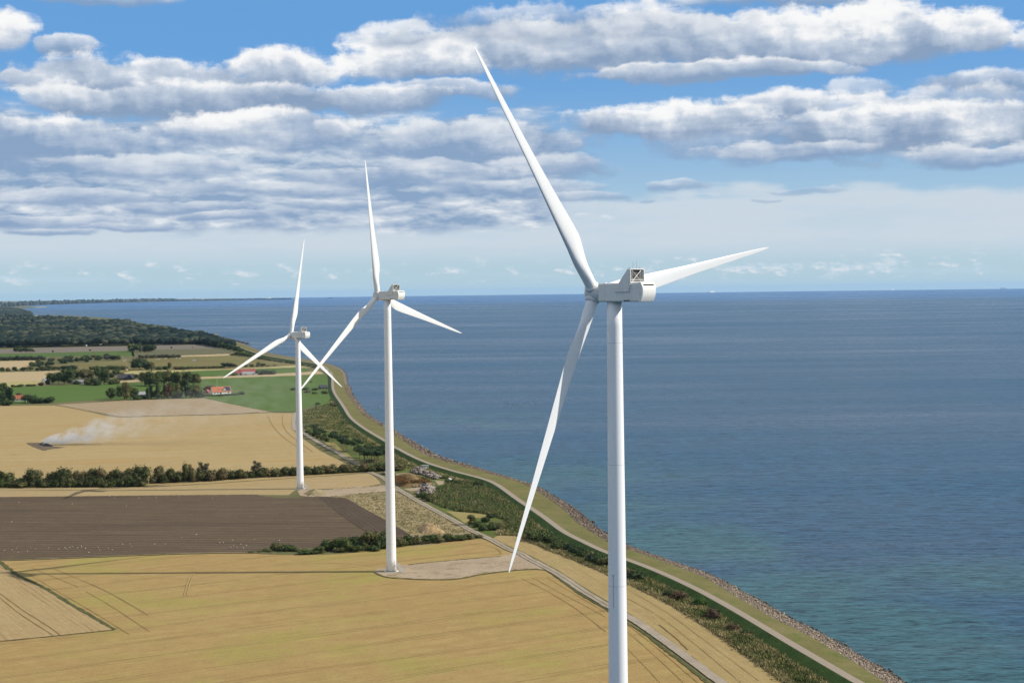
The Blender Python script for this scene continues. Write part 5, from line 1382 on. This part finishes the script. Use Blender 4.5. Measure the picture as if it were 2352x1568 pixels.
tufts('mound_weeds', ground_pts(in_poly(pix(ZR, [(330, 610), (600, 605), (800, 640), (890, 700), (700, 690), (330, 700)]), 1600, r1), 2.6), .9, .5, tuft_mat('rusty_blades', (.15, .08, .03), (.24, .15, .06), (.10, .09, .03)), 'rusty brown weeds growing on the earth mound', 'weeds', 3, 12)

# ------------------------------------------------------------------ buildings
def mat_roof(name, c, c2):
    m, t, b = new_mat(name)
    tc = t.nodes.new('ShaderNodeTexCoord'); p = S(t, tc.outputs['Object']); x, y, z = sep(p)
    a = noise(p, .6, 4, .6); rows = (z * 3.2).fr()
    col = mixc(t, a.rg(.3, .7, 0, 1), c, c2)
    br = (rows - .5) * .12 + 1.
    setc(t, b, mixc(t, 1., col, cmb(t, br, br, br), 'MULTIPLY')); b.inputs['Roughness'].default_value = .7
    return m
M['tile'] = mat_roof('orange_tiles', (.42, .125, .042), (.34, .10, .036))
M['tiler'] = mat_roof('red_tiles', (.33, .080, .065), (.27, .066, .055))
M['tileb'] = mat_roof('brown_tiles', (.36, .13, .06), (.30, .10, .05))
M['slate'] = mat_roof('dark_slates', (.035, .037, .045), (.05, .052, .06))
M['eter'] = mat_roof('grey_sheet_roof', (.26, .26, .26), (.32, .32, .31))
M['tar'] = plain('black_timber', (.03, .03, .035), .8, .2)
M['blue'] = plain('blue_grey_boards', (.25, .32, .48), .7, .1)
M['shedg'] = plain('shed_green', (.16, .22, .17), .7, .15)
M['solar'] = plain('solar_panels', (.012, .018, .05), .2, .3, .6)
def house(name, label, cat, px, py, L, W, hw, hr, yaw, wall, roof, wins=(), chim=None, extra=None, zbase=0.0):
    g = at(px, py, 0)
    T = thing(name, label, cat, g, yaw)
    b = MB()
    b.prism([(-W / 2, 0), (W / 2, 0), (W / 2, hw), (0, hr - .12), (-W / 2, hw)], 'x', -L / 2, L / 2)
    obj('wall', b, M[wall], T)
    rf = MB()
    e = .45; sl = (hr - hw) / (W / 2)
    for s in (-1, 1):
        pts = [(s * (W / 2 + e), hw - e * sl), (0, hr), (0, hr + .2), (s * (W / 2 + e), hw - e * sl + .22)]
        rf.prism(pts, 'x', -L / 2 - .35, L / 2 + .35)
    ro = obj('roof', rf, M[roof], T)
    if chim is not None:
        c = MB(); c.box(chim - .4, chim + .4, -.4, .4, hr - .6, hr + 1.0); obj('chimney', c, M['tileb'], ro)
    for wx, wz, ww, wh, s in wins:
        f = MB(); y0 = s * W / 2
        f.box(wx - ww / 2, wx + ww / 2, min(y0, y0 + s * .06), max(y0, y0 + s * .06), wz, wz + wh); fo = obj('window', f, M['white'], T)
        p = MB(); p.box(wx - ww / 2 + .12, wx + ww / 2 - .12, min(y0 + s * .05, y0 + s * .09), max(y0 + s * .05, y0 + s * .09), wz + .12, wz + wh - .12); obj('pane', p, M['glass'], fo)
    if extra: extra(T, ro)
    return T
def orange_extra(T, ro):
    W, hw, hr = 9.5, 2.8, 8.2; sl = (hr - hw) / (W / 2)
    y = lambda z: -(hr - z) / sl
    def slab(z0, z1, x0, x1, m, nm, th=.12):
        b = MB(); b.prism([(y(z0), z0 + .22), (y(z1), z1 + .22), (y(z1) - .06, z1 + .22 + th), (y(z0) - .06, z0 + .22 + th)], 'x', x0, x1); obj(nm, b, M[m], ro)
    slab(3.3, 7.6, 4.2, 10.6, 'solar', 'solar_panel')
    for x in (-4.6, -2.4, .2): slab(4.4, 5.6, x - .4, x + .4, 'glass', 'skylight', .16)
    d = MB(); d.prism([(1.9, 3.0), (5.3, 3.0), (5.3, 5.0), (3.6, 6.9), (1.9, 5.0)], 'y', -4.4, -.9); dm = obj('dormer', d, M['white'], T)
    r_ = MB()
    for s in (-1, 1): r_.prism([(3.6 + s * 2.0, 4.78), (3.6, 7.05), (3.6, 7.25), (3.6 + s * 2.0, 5.0)], 'y', -4.75, -.7)
    obj('dormer_roof', r_, M['tile'], dm)
    for x in (2.75, 4.45):
        for z in (3.3, 4.3):
            w = MB(); w.box(x - .6, x + .6, -4.46, -4.41, z, z + .75); obj('pane', w, M['glass'], dm)
hx, hy = ZB(1285, 990)
house('farmhouse', 'white farmhouse with bright orange tiled roof and white dormer', 'house', hx, hy, 22.5, 9.5, 2.8, 8.2, math.radians(30), 'white', 'tile',
      [(-8.5, .7, 1.6, 1.5, -1), (-5, .7, 1.6, 1.5, -1), (-1.5, .3, 2.2, 2.0, -1), (8, .7, 1.8, 1.5, -1)], None, orange_extra)
hx, hy = ZB(1108, 985)
house('garden_shed', 'little pink-red shed left of the orange-roofed farmhouse', 'shed', hx, hy, 5, 4, 2.4, 4.6, math.radians(75), 'tiler', 'tiler')
hx, hy = ZB(1620, 735)
house('barn', 'long red-roofed farm building behind the strip fields', 'barn', hx, hy, 28, 10, 3.2, 8.4, math.radians(8), 'white', 'tiler', [(-11, .8, 1.6, 1.6, -1), (-7, .2, 2.4, 2.4, -1), (-2, .8, 1.6, 1.6, -1)], 6.)
hx, hy = ZB(1686, 738)
house('outbuilding', 'low grey-roofed outbuilding in front of the red barn', 'barn', hx, hy, 22, 8, 2.2, 4.6, math.radians(6), 'white', 'eter', [(-6, .5, 2.4, 1.4, -1), (4, .5, 2.4, 1.4, -1)])
hx, hy = ZA(1690, 798)
house('black_house', 'black timber house with dark roof and white gable trim', 'house', hx, hy, 22, 8, 2.6, 7.6, math.radians(12), 'tar', 'slate', [(-4, .7, 1.6, 1.4, -1), (2, .7, 1.6, 1.4, -1)], -3.)
hx, hy = ZA(1745, 800)
house('gable_wing', 'dark gabled wing with white bargeboards facing the camera', 'house', hx, hy, 8, 8, 2.6, 7.4, math.radians(98), 'tar', 'slate')
hx, hy = ZA(275, 1085)
house('cottage', 'small cottage with brown-orange roof among trees at left edge', 'house', hx, hy, 13, 7, 2.6, 6.4, math.radians(10), 'white', 'tileb', [(-3, .7, 1.3, 1.3, -1), (2, .7, 1.3, 1.3, -1)], 3.)
hx, hy = ZA(620, 842)
house('white_house', 'white house with teal roof at the grove\'s left edge', 'house', hx, hy, 9, 7, 3.0, 6.5, math.radians(60), 'white', 'eter', [(0, .8, 1.4, 1.4, -1)])
hx, hy = ZA(1085, 858)
house('pale_barn', 'pale low barn glimpsed between trees of the mixed grove', 'barn', hx, hy, 20, 8, 3.0, 5.4, math.radians(4), 'conc', 'eter')
hx, hy = ZA(1915, 1030)
house('blue_house', 'blue-grey boarded house behind poplars and bushes', 'house', hx, hy, 17, 7, 3.0, 5.8, math.radians(14), 'blue', 'eter', [(-3, .9, 1.4, 1.2, -1), (3, .9, 1.4, 1.2, -1)])
hx, hy = ZC(668, 192)
house('cabin', 'small dark cabin with black roof near the dike path', 'cabin', hx, hy, 9, 6, 2.3, 4.8, math.radians(20), 'tar', 'slate', [(-1.5, .7, 1.2, 1.1, -1), (1.8, .7, 1.2, 1.1, -1)])
for i, (x, y, lb) in enumerate(((60, 350, 'leftmost white cabin at the wood edge'), (765, 343, 'white cabin at the wood edge behind the lone tree'), (1150, 338, 'pale cabin with white gable at the wood edge'), (1365, 330, 'white cabin at the wood edge left of the dark clump'))):
    px, py = ZA(x, y + 8)
    house('cabin', lb, 'cabin', px, py, 12, 8, 3, 6.5, math.radians(20 + 30 * i), 'white', 'slate')
for i, (x, y, lb) in enumerate(((470, 262, 'pale house half hidden high in the wood'), (455, 312, 'white house glimpsed above the dark clump in the wood'))):
    px, py = ZB(x, y + 22)
    T = house('wood_house', lb, 'house', px, py, 16, 9, 9, 16, math.radians(25), 'white', 'slate')
# flat-roofed green hut by the boulders
g = at(*ZR(783, 500)); T = thing('utility_hut', 'small green flat-roofed hut behind the long boulder heap', 'hut', g, math.radians(24))
b = MB(); b.box(-2.3, 2.3, -1.5, 1.5, 0, 2.7); obj('wall', b, M['shedg'], T)
b = MB(); b.box(-2.5, 2.5, -1.7, 1.7, 2.7, 2.9); obj('roof', b, M['eter'], T)
b = MB(); b.box(-.2, .8, -1.56, -1.5, .1, 2.1); obj('door', b, M['galv'], T)
# flagpoles
def pole(name, label, px, py, h, r=.09):
    T = thing(name, label, 'flagpole', at(px, py))
    obj('shaft', MB().tube([(0, 0, 0), (0, 0, h)], [r, r * .5], 8), M['white'], T); obj('finial', MB().rev([(.02, h), (.16, h + .12), (.02, h + .26)], 8), M['white'], T)
pole('flagpole', 'tall white flagpole behind the orange-roofed farmhouse', *ZB(1237, 922), 12.)
pole('flagpole', 'white flagpole standing in front of the red barn', *ZB(1657, 715), 11.)
pole('flagpole', 'short white pole among the poplars left of the farmhouse', *ZB(683, 978), 8.)

# burnt straw and its fire scar, smoke
M['char'] = plain('charred_straw', (.012, .012, .015), .9, .4, 1.5)
M['ash'] = grass_mat('scorched_soil', (.10, .075, .05), (.17, .13, .08), (.055, .045, .038), .12, .4)
ZS = lambda x, y: (x * .09766, 987.6 + y * .09766)
poly_sheet('scorched_ground', pix(ZS, [(610, 298), (720, 290), (950, 295), (1000, 330), (1250, 375), (1500, 395), (1560, 402), (1420, 420), (1120, 455), (1090, 475), (1010, 478), (900, 440), (760, 385), (660, 340)]), L2, M['ash'])
mound('burnt_straw', 'charred straw heap smouldering on the wide stubble field', 'straw heap', [(910, 335), (960, 300), (1060, 310), (1160, 335), (1250, 365), (1240, 385), (1130, 385), (1020, 375)], ZS, 1.5, M['char'], 41, .7)
def smoke():
    p0 = at(*ZS(1010, 350)); Lx = 250.
    N = 40; K = 20; vs = []; fs = []
    a_ = lambda x: 2.4 + .20 * x
    r_ = lambda x: 3.0 + .19 * x
    for i in range(N + 1):
        x = -4 + (Lx + 4) * i / N
        for j in range(K):
            q = 2 * math.pi * j / K
            rr = r_(max(x, 0)) * (1 if 0 < i < N else .3)
            vs.append((x, rr * math.cos(q) * 1.15, max(.25, a_(max(x, 0)) + rr * math.sin(q))))
    for i in range(N):
        for j in range(K): fs.append((i * K + j, i * K + (j + 1) % K, (i + 1) * K + (j + 1) % K, (i + 1) * K + j))
    fs.append(tuple(range(K))); fs.append(tuple(reversed(range(N * K, N * K + K))))
    me = bpy.data.meshes.new('smoke'); me.from_pydata(vs, [], fs); me.update()
    import bmesh
    bm = bmesh.new(); bm.from_mesh(me); bmesh.ops.recalc_face_normals(bm, faces=bm.faces); bm.to_mesh(me); bm.free()
    m = bpy.data.materials.new('smoke'); m.use_nodes = True; t = m.node_tree; t.nodes.clear()
    out = t.nodes.new('ShaderNodeOutputMaterial'); pv = t.nodes.new('ShaderNodeVolumePrincipled'); t.links.new(pv.outputs[0], out.inputs['Volume'])
    tc = t.nodes.new('ShaderNodeTexCoord'); P = S(t, tc.outputs['Object']); x, y, z = sep(P)
    xp = x.mx(0.)
    ce = xp * .20 + 2.4; rr = xp * .19 + 3.0
    n0 = noise(cmb(t, x * .03, y * .05, z * .07), 1., 4, .6)
    n1 = noise(cmb(t, x * .09, y * .13, z * .15), 1., 5, .62)
    dy = y / rr * .9; dz = (z - ce + (n0 - .5) * rr * .7) / rr
    d = (dy * dy + dz * dz).sq()
    body = (1.0 - d + (n1 - .5) * 1.5 + (n0 - .5) * .8).ss(.05, .75)
    e = S(t, t.nodes.new('ShaderNodeMath').outputs[0]); nd = e.k.node; nd.operation = 'EXPONENT'; t.links.new((xp * (-1 / 16.)).k, nd.inputs[0])
    head = x.ss(-3., 6.)
    tail = x.ss(250., 120.)
    dens = body * (n1.ss(.40, .60) * 1.1 + .06) * (e * 1.0 + .0036) * head * tail
    t.links.new(dens.k, pv.inputs['Density'])
    pv.inputs['Color'].default_value = (.90, .93, .97, 1); pv.inputs['Anisotropy'].default_value = .15
    o = obj('smoke', me, m, None, p0)
    tag(o, 'pale smoke drifting right from the charred straw heap', 'smoke', kind='stuff')
smoke()

# ------------------------------------------------------------------ small things
def blob(b, c, rx, ry, rz, k=8, n=5):
    vs = []; fs = []
    for i in range(n + 1):
        th = math.pi * i / n
        for j in range(k):
            q = 2 * math.pi * j / k
            vs.append((c[0] + rx * math.sin(th) * math.cos(q), c[1] + ry * math.sin(th) * math.sin(q), c[2] + rz * math.cos(th)))
    for i in range(n):
        for j in range(k): fs.append((i * k + j, (i + 1) * k + j, (i + 1) * k + (j + 1) % k, i * k + (j + 1) % k))
    b.add(vs, fs)
M['plum'] = plain('gull_plumage', (.82, .82, .80), .7, .05)
M['hide'] = plain('pale_hide', (.62, .58, .50), .8, .15)
M['hided'] = plain('dark_hide', (.05, .04, .035), .8, .15)
gb = MB()
blob(gb, (0, 0, .30), .34, .16, .17); blob(gb, (.30, 0, .47), .11, .09, .10)
gb.tube([(.38, 0, .46), (.50, 0, .43)], [.035, .01], 5); gb.tube([(-.25, 0, .32), (-.58, 0, .36)], [.10, .02], 6)
for s in (-1, 1): gb.tube([(0, s * .06, .16), (.02, s * .06, -.02)], .018, 4)
for s in (-1, 1): gb.tube([(.15, s * .13, .36), (-.20, s * .15, .36), (-.50, s * .05, .40)], [.07, .08, .015], 5)
GM = gb.mesh('gull', True); GM.materials.append(M['plum'])
gulls = [(735, 309), (771, 322), (934, 321), (1048, 320), (1203, 313), (1250, 303), (1428, 322), (1520, 304), (127, 351), (485, 362), (850, 376), (80, 482), (1320, 567), (1220, 585), (1565, 606), (1477, 621), (1502, 621), (1618, 632),
         (1570, 641), (1592, 652), (1553, 653), (1656, 641), (1637, 657), (1710, 600), (825, 633), (873, 631), (883, 650), (1040, 631), (1110, 631), (660, 653), (670, 671), (730, 660), (755, 670), (597, 687), (575, 659), (548, 652), (522, 657),
         (547, 644), (487, 647), (470, 655), (437, 657), (450, 664), (395, 665), (325, 657), (238, 664), (205, 657), (184, 679), (113, 661), (82, 671), (122, 686), (30, 672), (1878, 607)]
for x, y in gulls:
    o = bpy.data.objects.new('gull', GM); COL.objects.link(o); o.location = at(*Z2(x, y), .19); o.rotation_euler = (0, 0, prand.uniform(0, 6.28)); o.scale = (.62,) * 3
    tag(o, 'small white gull resting on the brown ploughed field', 'gull', 'gulls on the ploughed field')
cb = MB(); blob(cb, (0, 0, 1.15), 1.05, .42, .46, 10, 6); blob(cb, (1.25, 0, 1.25), .38, .2, .24); cb.tube([(.7, 0, 1.25), (1.15, 0, 1.3)], [.32, .2], 8)
for x in (-.7, .7):
    for s in (-1, 1): cb.tube([(x, s * .22, 1.0), (x, s * .22, .5), (x + .03, s * .22, 0)], [.15, .09, .08], 6)
cb.tube([(-1.0, 0, 1.35), (-1.18, 0, .7)], [.05, .03], 5)
CMs = cb.mesh('cow', True); CMs.materials.append(M['hide']); CMd = CMs.copy(); CMd.materials.clear(); CMd.materials.append(M['hided'])
for fr, x, y, dk in ((ZA, 1655, 550, 0), (ZA, 1665, 563, 0), (ZA, 1685, 546, 0), (ZA, 1802, 552, 0), (ZA, 2100, 536, 0), (ZA, 2140, 536, 0), (ZA, 2222, 527, 0), (ZA, 2272, 519, 1), (ZB, 690, 522, 0), (ZB, 735, 524, 0)):
    o = bpy.data.objects.new('cow', CMd if dk else CMs); COL.objects.link(o); o.location = at(*fr(x, y)); o.rotation_euler = (0, 0, prand.uniform(-.5, .5)); o.scale = (1.3,) * 3
    tag(o, 'dark cow grazing among the pale ones on the meadow' if dk else 'pale cow grazing on the brown-green meadow before the copse', 'cow', 'cattle on the meadow')
mound('straw_heap', 'pale yellow straw heap at the corner of the far stubble strip', 'straw heap', [(1670, 672), (1690, 664), (1715, 668), (1722, 675), (1700, 678)], ZA, 4.0, M['tan'], 51, .2)

# fishing stakes
M['stake'] = plain('stake_wood', (.10, .085, .07), .8, .2, 2.)
M['stakew'] = plain('stake_pale', (.50, .49, .46), .8, .2, 2.)
SM = MB().tube([(0, 0, -1.2), (.05, 0, 2.6)], [.16, .12], 6).mesh('fishing_stake')
sm2 = SM.copy(); SM.materials.append(M['stake']); sm2.materials.append(M['stakew'])
def stakes(fr, pts, lab, grp):
    for i, (x, y) in enumerate(pts):
        o = bpy.data.objects.new('fishing_stake', sm2 if i % 3 == 1 else SM); COL.objects.link(o); o.location = at(*fr(x, y), SEA_Z); o.rotation_euler = (prand.uniform(-.1, .1), prand.uniform(-.1, .1), 0)
        tag(o, lab, 'stake', grp)
stakes(Z3, [(1456, 404), (1458, 412), (1494, 393), (1508, 396), (1518, 414), (1535, 402), (1540, 408), (1538, 428), (1558, 405), (1570, 396), (1594, 400), (1596, 412), (1622, 395), (1640, 412), (1648, 396), (1672, 408), (1674, 393), (1703, 402), (1706, 398)],
       'thin fishing stake in the open water left of the lowest blade', 'fishing stakes left of the lowest blade')
stakes(Z3, [(568, 420), (582, 416)], 'thin pale stake in the shallow water near the shore', 'pale stakes near the shore')
stakes(Z3, [(1130, 55), (1150, 58), (1172, 52), (1190, 55), (1205, 50), (1235, 55), (1260, 52), (1285, 54), (1300, 52), (1350, 48)], 'faint fishing stake far out between the middle and nearest turbine', 'distant fishing stakes between the turbines')
Z8 = lambda x, y: (631.6 + x * .07324, 717.8 + y * .07324)
stakes(Z8, [(955, 950), (1110, 955), (1262, 950), (1365, 955), (1435, 948), (1530, 945), (1620, 940)], 'dark fishing stake just right of the smallest turbine', 'fishing stakes right of the smallest turbine')

# groynes off the far dike
M['groyne'] = rock_mat('groyne_rock', [(.030, .030, .028), (.05, .048, .045), (.07, .066, .06)])
for i, (x, y) in enumerate([(1045, 191), (1100, 198), (1145, 206), (1190, 214), (1230, 222), (1272, 232), (1320, 241), (1365, 250), (1410, 261), (1455, 271), (1500, 283), (1545, 294), (1590, 305), (1640, 318)]):
    px, py = ZB(x, y); c = at(px, py, SEA_Z); r = np.random.default_rng(60 + i)
    n = 26; f = r.random(n)
    k = c.y / F * .1709 * 48
    pos = np.stack([c.x + (f - .55) * k, c.y + r.normal(0, 2.5, n) - (f - .5) * 10, np.full(n, SEA_Z)], 1)
    s = np.clip(r.normal(2.0, .5, n), 1., 3.2)
    o = lumps('groyne', pos, s, s * .75, M['groyne'], .4, jit=.2, seed=70 + i, hi=False)
    tag(o, f'{ordinal(i)} low dark rock groyne from the wood tip towards the camera', 'groyne', 'rock groynes off the far dike')

# boats and ships
M['hullw'] = plain('ship_white', (.80, .80, .78), .5, .04, .02)
M['hulld'] = plain('ship_dark', (.10, .16, .26), .6, .1, .02)
M['hullb'] = plain('hull_blue', (.05, .09, .2), .5, .1, .02)
def ship(name, label, px, py, L, Wd, hh, decks, mat, yaw=0.0, mast=True, deckmat='hullw'):
    T = thing(name, label, 'ship', at(px, py, SEA_Z), yaw)
    b = MB()
    pl_ = [(-L / 2, -Wd / 2), (L * .36, -Wd / 2), (L / 2, 0), (L * .36, Wd / 2), (-L / 2, Wd / 2)]
    b.prism([(x * .96, y * .85) for x, y in pl_], 'z', -2, 0.2)
    b.prism(pl_, 'z', .2, hh); obj('hull', b, M[mat], T)
    z = hh
    for i, (x0, x1, w, h) in enumerate(decks):
        d = MB(); d.box(x0 * L, x1 * L, -w * Wd / 2, w * Wd / 2, z, z + h); obj('superstructure', d, M[deckmat], T); z += h
    f = MB(); f.tube([(-.08 * L, 0, z), (-.09 * L, 0, z + hh * .55)], [L * .022, L * .018], 10); obj('funnel', f, M['hulld'], T)
    if mast: obj('mast', MB().tube([(.3 * L, 0, z - 2), (.3 * L, 0, z + hh * .5)], L * .004, 6), M['hullw'], T)
    return T
ship('ferry', 'large white ferry on the horizon right of the nearest rotor', 1635, 671.6, 215, 34, 24, [(-.46, .40, .92, 12), (-.40, .34, .8, 7), (.14, .30, .7, 6)], 'hullw', .62)
ship('cargo_ship', 'faint cargo ship on the horizon at the right edge', 2305, 662.6, 190, 30, 15, [(-.46, -.30, .8, 22)], 'hulld')
ship('ship', 'tiny white ship on the horizon above the right blade tip', 2050, 665.6, 90, 16, 16, [(-.3, .3, .8, 12)], 'hullw', .62)
ship('ferry', 'white ferry off the pier left of the smallest turbine', *Z1(1803, 80.0), 170, 26, 18, [(-.3, .4, .9, 12), (.0, .3, .7, 9)], 'hullw', .62)
ship('cargo_ship', 'low dark ship on the horizon between the two smaller turbines', *Z1(2218, 72.5), 170, 28, 13, [(-.46, -.30, .8, 20), (.2, .3, .4, 12)], 'hulld')
T = thing('sailboat', 'small white sailboat far out near the right edge', 'sailboat', at(2281, 700, SEA_Z), math.radians(100))
b = MB(); b.prism([(-7, -1.6), (3, -1.9), (8, 0), (3, 1.9), (-7, 1.6)], 'z', -.4, 1.4); obj('hull', b, M['hullw'], T)
obj('mast', MB().tube([(.8, 0, 1.3), (.8, 0, 23)], .18, 6), M['hullw'], T)
b = MB(); b.prism([(.6, 2.6), (-6.5, 2.9), (.4, 22.5)], 'y', -.08, .08); obj('sail', b, M['hullw'], T)
b = MB(); b.prism([(1.1, 2.2), (7.6, 1.6), (1.1, 20.5)], 'y', .5, .62); obj('sail', b, M['hullw'], T)

# coast town
M['fard'] = plain('far_grey_wall', (.22, .27, .34), .8, .1, .02)
def block(name, label, px, py, w, d, h, mat, steps=1):
    T = thing(name, label, 'building', at(px, py, 0), .3)
    b = MB(); b.box(-w / 2, w / 2, -d / 2, d / 2, 0, h); obj('wall', b, M[mat], T)
    b = MB(); b.box(-w * .2, w * .25, -d * .3, d * .3, h, h * 1.08); obj('roof_house', b, M[mat], T)
    b = MB()
    for i in range(5): b.box(-w * .46, w * .46, -d / 2 - .4, -d / 2 - .1, h * (.12 + .17 * i), h * (.17 + .17 * i))
    obj('window_band', b, M['fard'], T)
block('tower_block', 'white high-rise block on the distant wooded coast', *Z1(1362, 87), 62, 25, 55, 'hullw')
block('tower_block', 'narrow blue-grey tower on the distant coast, left of the white block', *Z1(1304, 87.5), 30, 20, 48, 'fard')
for i, (x, y, w, lb) in enumerate(((1240, 88.5, 50, 'low white building left of the distant towers'), (1395, 85.5, 60, 'low white harbour building just right of the distant white block'), (1440, 84.3, 70, 'low white harbour shed midway between white block and pier'))):
    block('harbour_building', lb, *Z1(x, y), w, 25, 14, 'hullw')
b = MB(); p0, p1 = at(*Z1(1680, 80.6), SEA_Z), at(*Z1(1895, 77.4), SEA_Z)
T = thing('breakwater', 'long pale pier running out below the distant white ferry', 'pier', p0)
d = p1 - p0; nrm = Vector((-d.y, d.x, 0)).normalized() * 9
b.add([tuple(nrm), tuple(-nrm), tuple(d - nrm), tuple(d + nrm)] + [tuple(q + Vector((0, 0, 9))) for q in (nrm * .6, -nrm * .6, d - nrm * .6, d + nrm * .6)], [(0, 1, 2, 3), (4, 7, 6, 5), (0, 4, 5, 1), (1, 5, 6, 2), (2, 6, 7, 3), (3, 7, 4, 0)])
obj('pier_wall', b, M['conc'], T)

# a person on the stones by the water
def person():
    V_ = [(0, 0, .48), (.02, 0, .75), (.06, 0, .98), (.10, 0, 1.08), (.13, 0, 1.24),          # pelvis .. head
          (.12, .17, .98), (.30, .22, .76), (.48, .15, .72), (.12, -.17, .98), (.30, -.22, .76), (.48, -.12, .74),
          (.12, .11, .48), (.46, .16, .58), (.50, .17, .10), (.66, .18, .04), (.12, -.11, .48), (.46, -.16, .56), (.54, -.18, .10), (.70, -.19, .04)]
    E_ = [(0, 1), (1, 2), (2, 3), (3, 4), (2, 5), (5, 6), (6, 7), (2, 8), (8, 9), (9, 10), (0, 11), (11, 12), (12, 13), (13, 14), (0, 15), (15, 16), (16, 17), (17, 18)]
    R_ = [.17, .16, .17, .07, .115, .08, .055, .045, .08, .055, .045, .10, .075, .05, .045, .10, .075, .05, .045]
    me = bpy.data.meshes.new('person'); me.from_pydata(V_, E_, []); me.update()
    m, t, b = new_mat('dark_clothes')
    tc = t.nodes.new('ShaderNodeTexCoord'); z = sep(S(t, tc.outputs['Object']))[2]
    setc(t, b, mixc(t, z.ss(1.10, 1.14), mixc(t, z.ss(.52, .58), (.02, .022, .03), (.012, .014, .022)), (.30, .19, .14))); b.inputs['Roughness'].default_value = .8
    g = at(1926, 1488.0, .15)
    o = obj('person', me, m, None, g + Vector((0, 0, -.12)))
    o.rotation_euler = (0, 0, math.radians(35))
    sk = o.modifiers.new('skin', 'SKIN')
    for i, r in enumerate(R_): me.skin_vertices[0].data[i].radius = (r, r)
    me.skin_vertices[0].data[0].use_root = True
    sb = o.modifiers.new('smooth', 'SUBSURF'); sb.levels = 2; sb.render_levels = 2
    tag(o, 'person in dark clothes sitting on the shore stones facing the sea', 'person')
    hr_ = MB(); blob(hr_, (.115, 0, 1.285), .12, .118, .105); h = obj('hair', hr_, M['black'], o)
person()

# light summer haze: one box of air round everything
def haze():
    m = bpy.data.materials.new('haze'); m.use_nodes = True; t = m.node_tree; t.nodes.clear()
    out = t.nodes.new('ShaderNodeOutputMaterial'); pv = t.nodes.new('ShaderNodeVolumePrincipled'); t.links.new(pv.outputs[0], out.inputs['Volume'])
    pv.inputs['Color'].default_value = (.42, .68, 1.0, 1); pv.inputs['Density'].default_value = HAZE
    b = MB(); b.box(-49000, 49000, -3000, 49000, SEA_Z - 1.2, 185)
    o = obj('haze', b, m); tag(o, 'thin bluish summer haze in the air', 'haze', kind='stuff')
HAZE = 1.0e-5
haze()
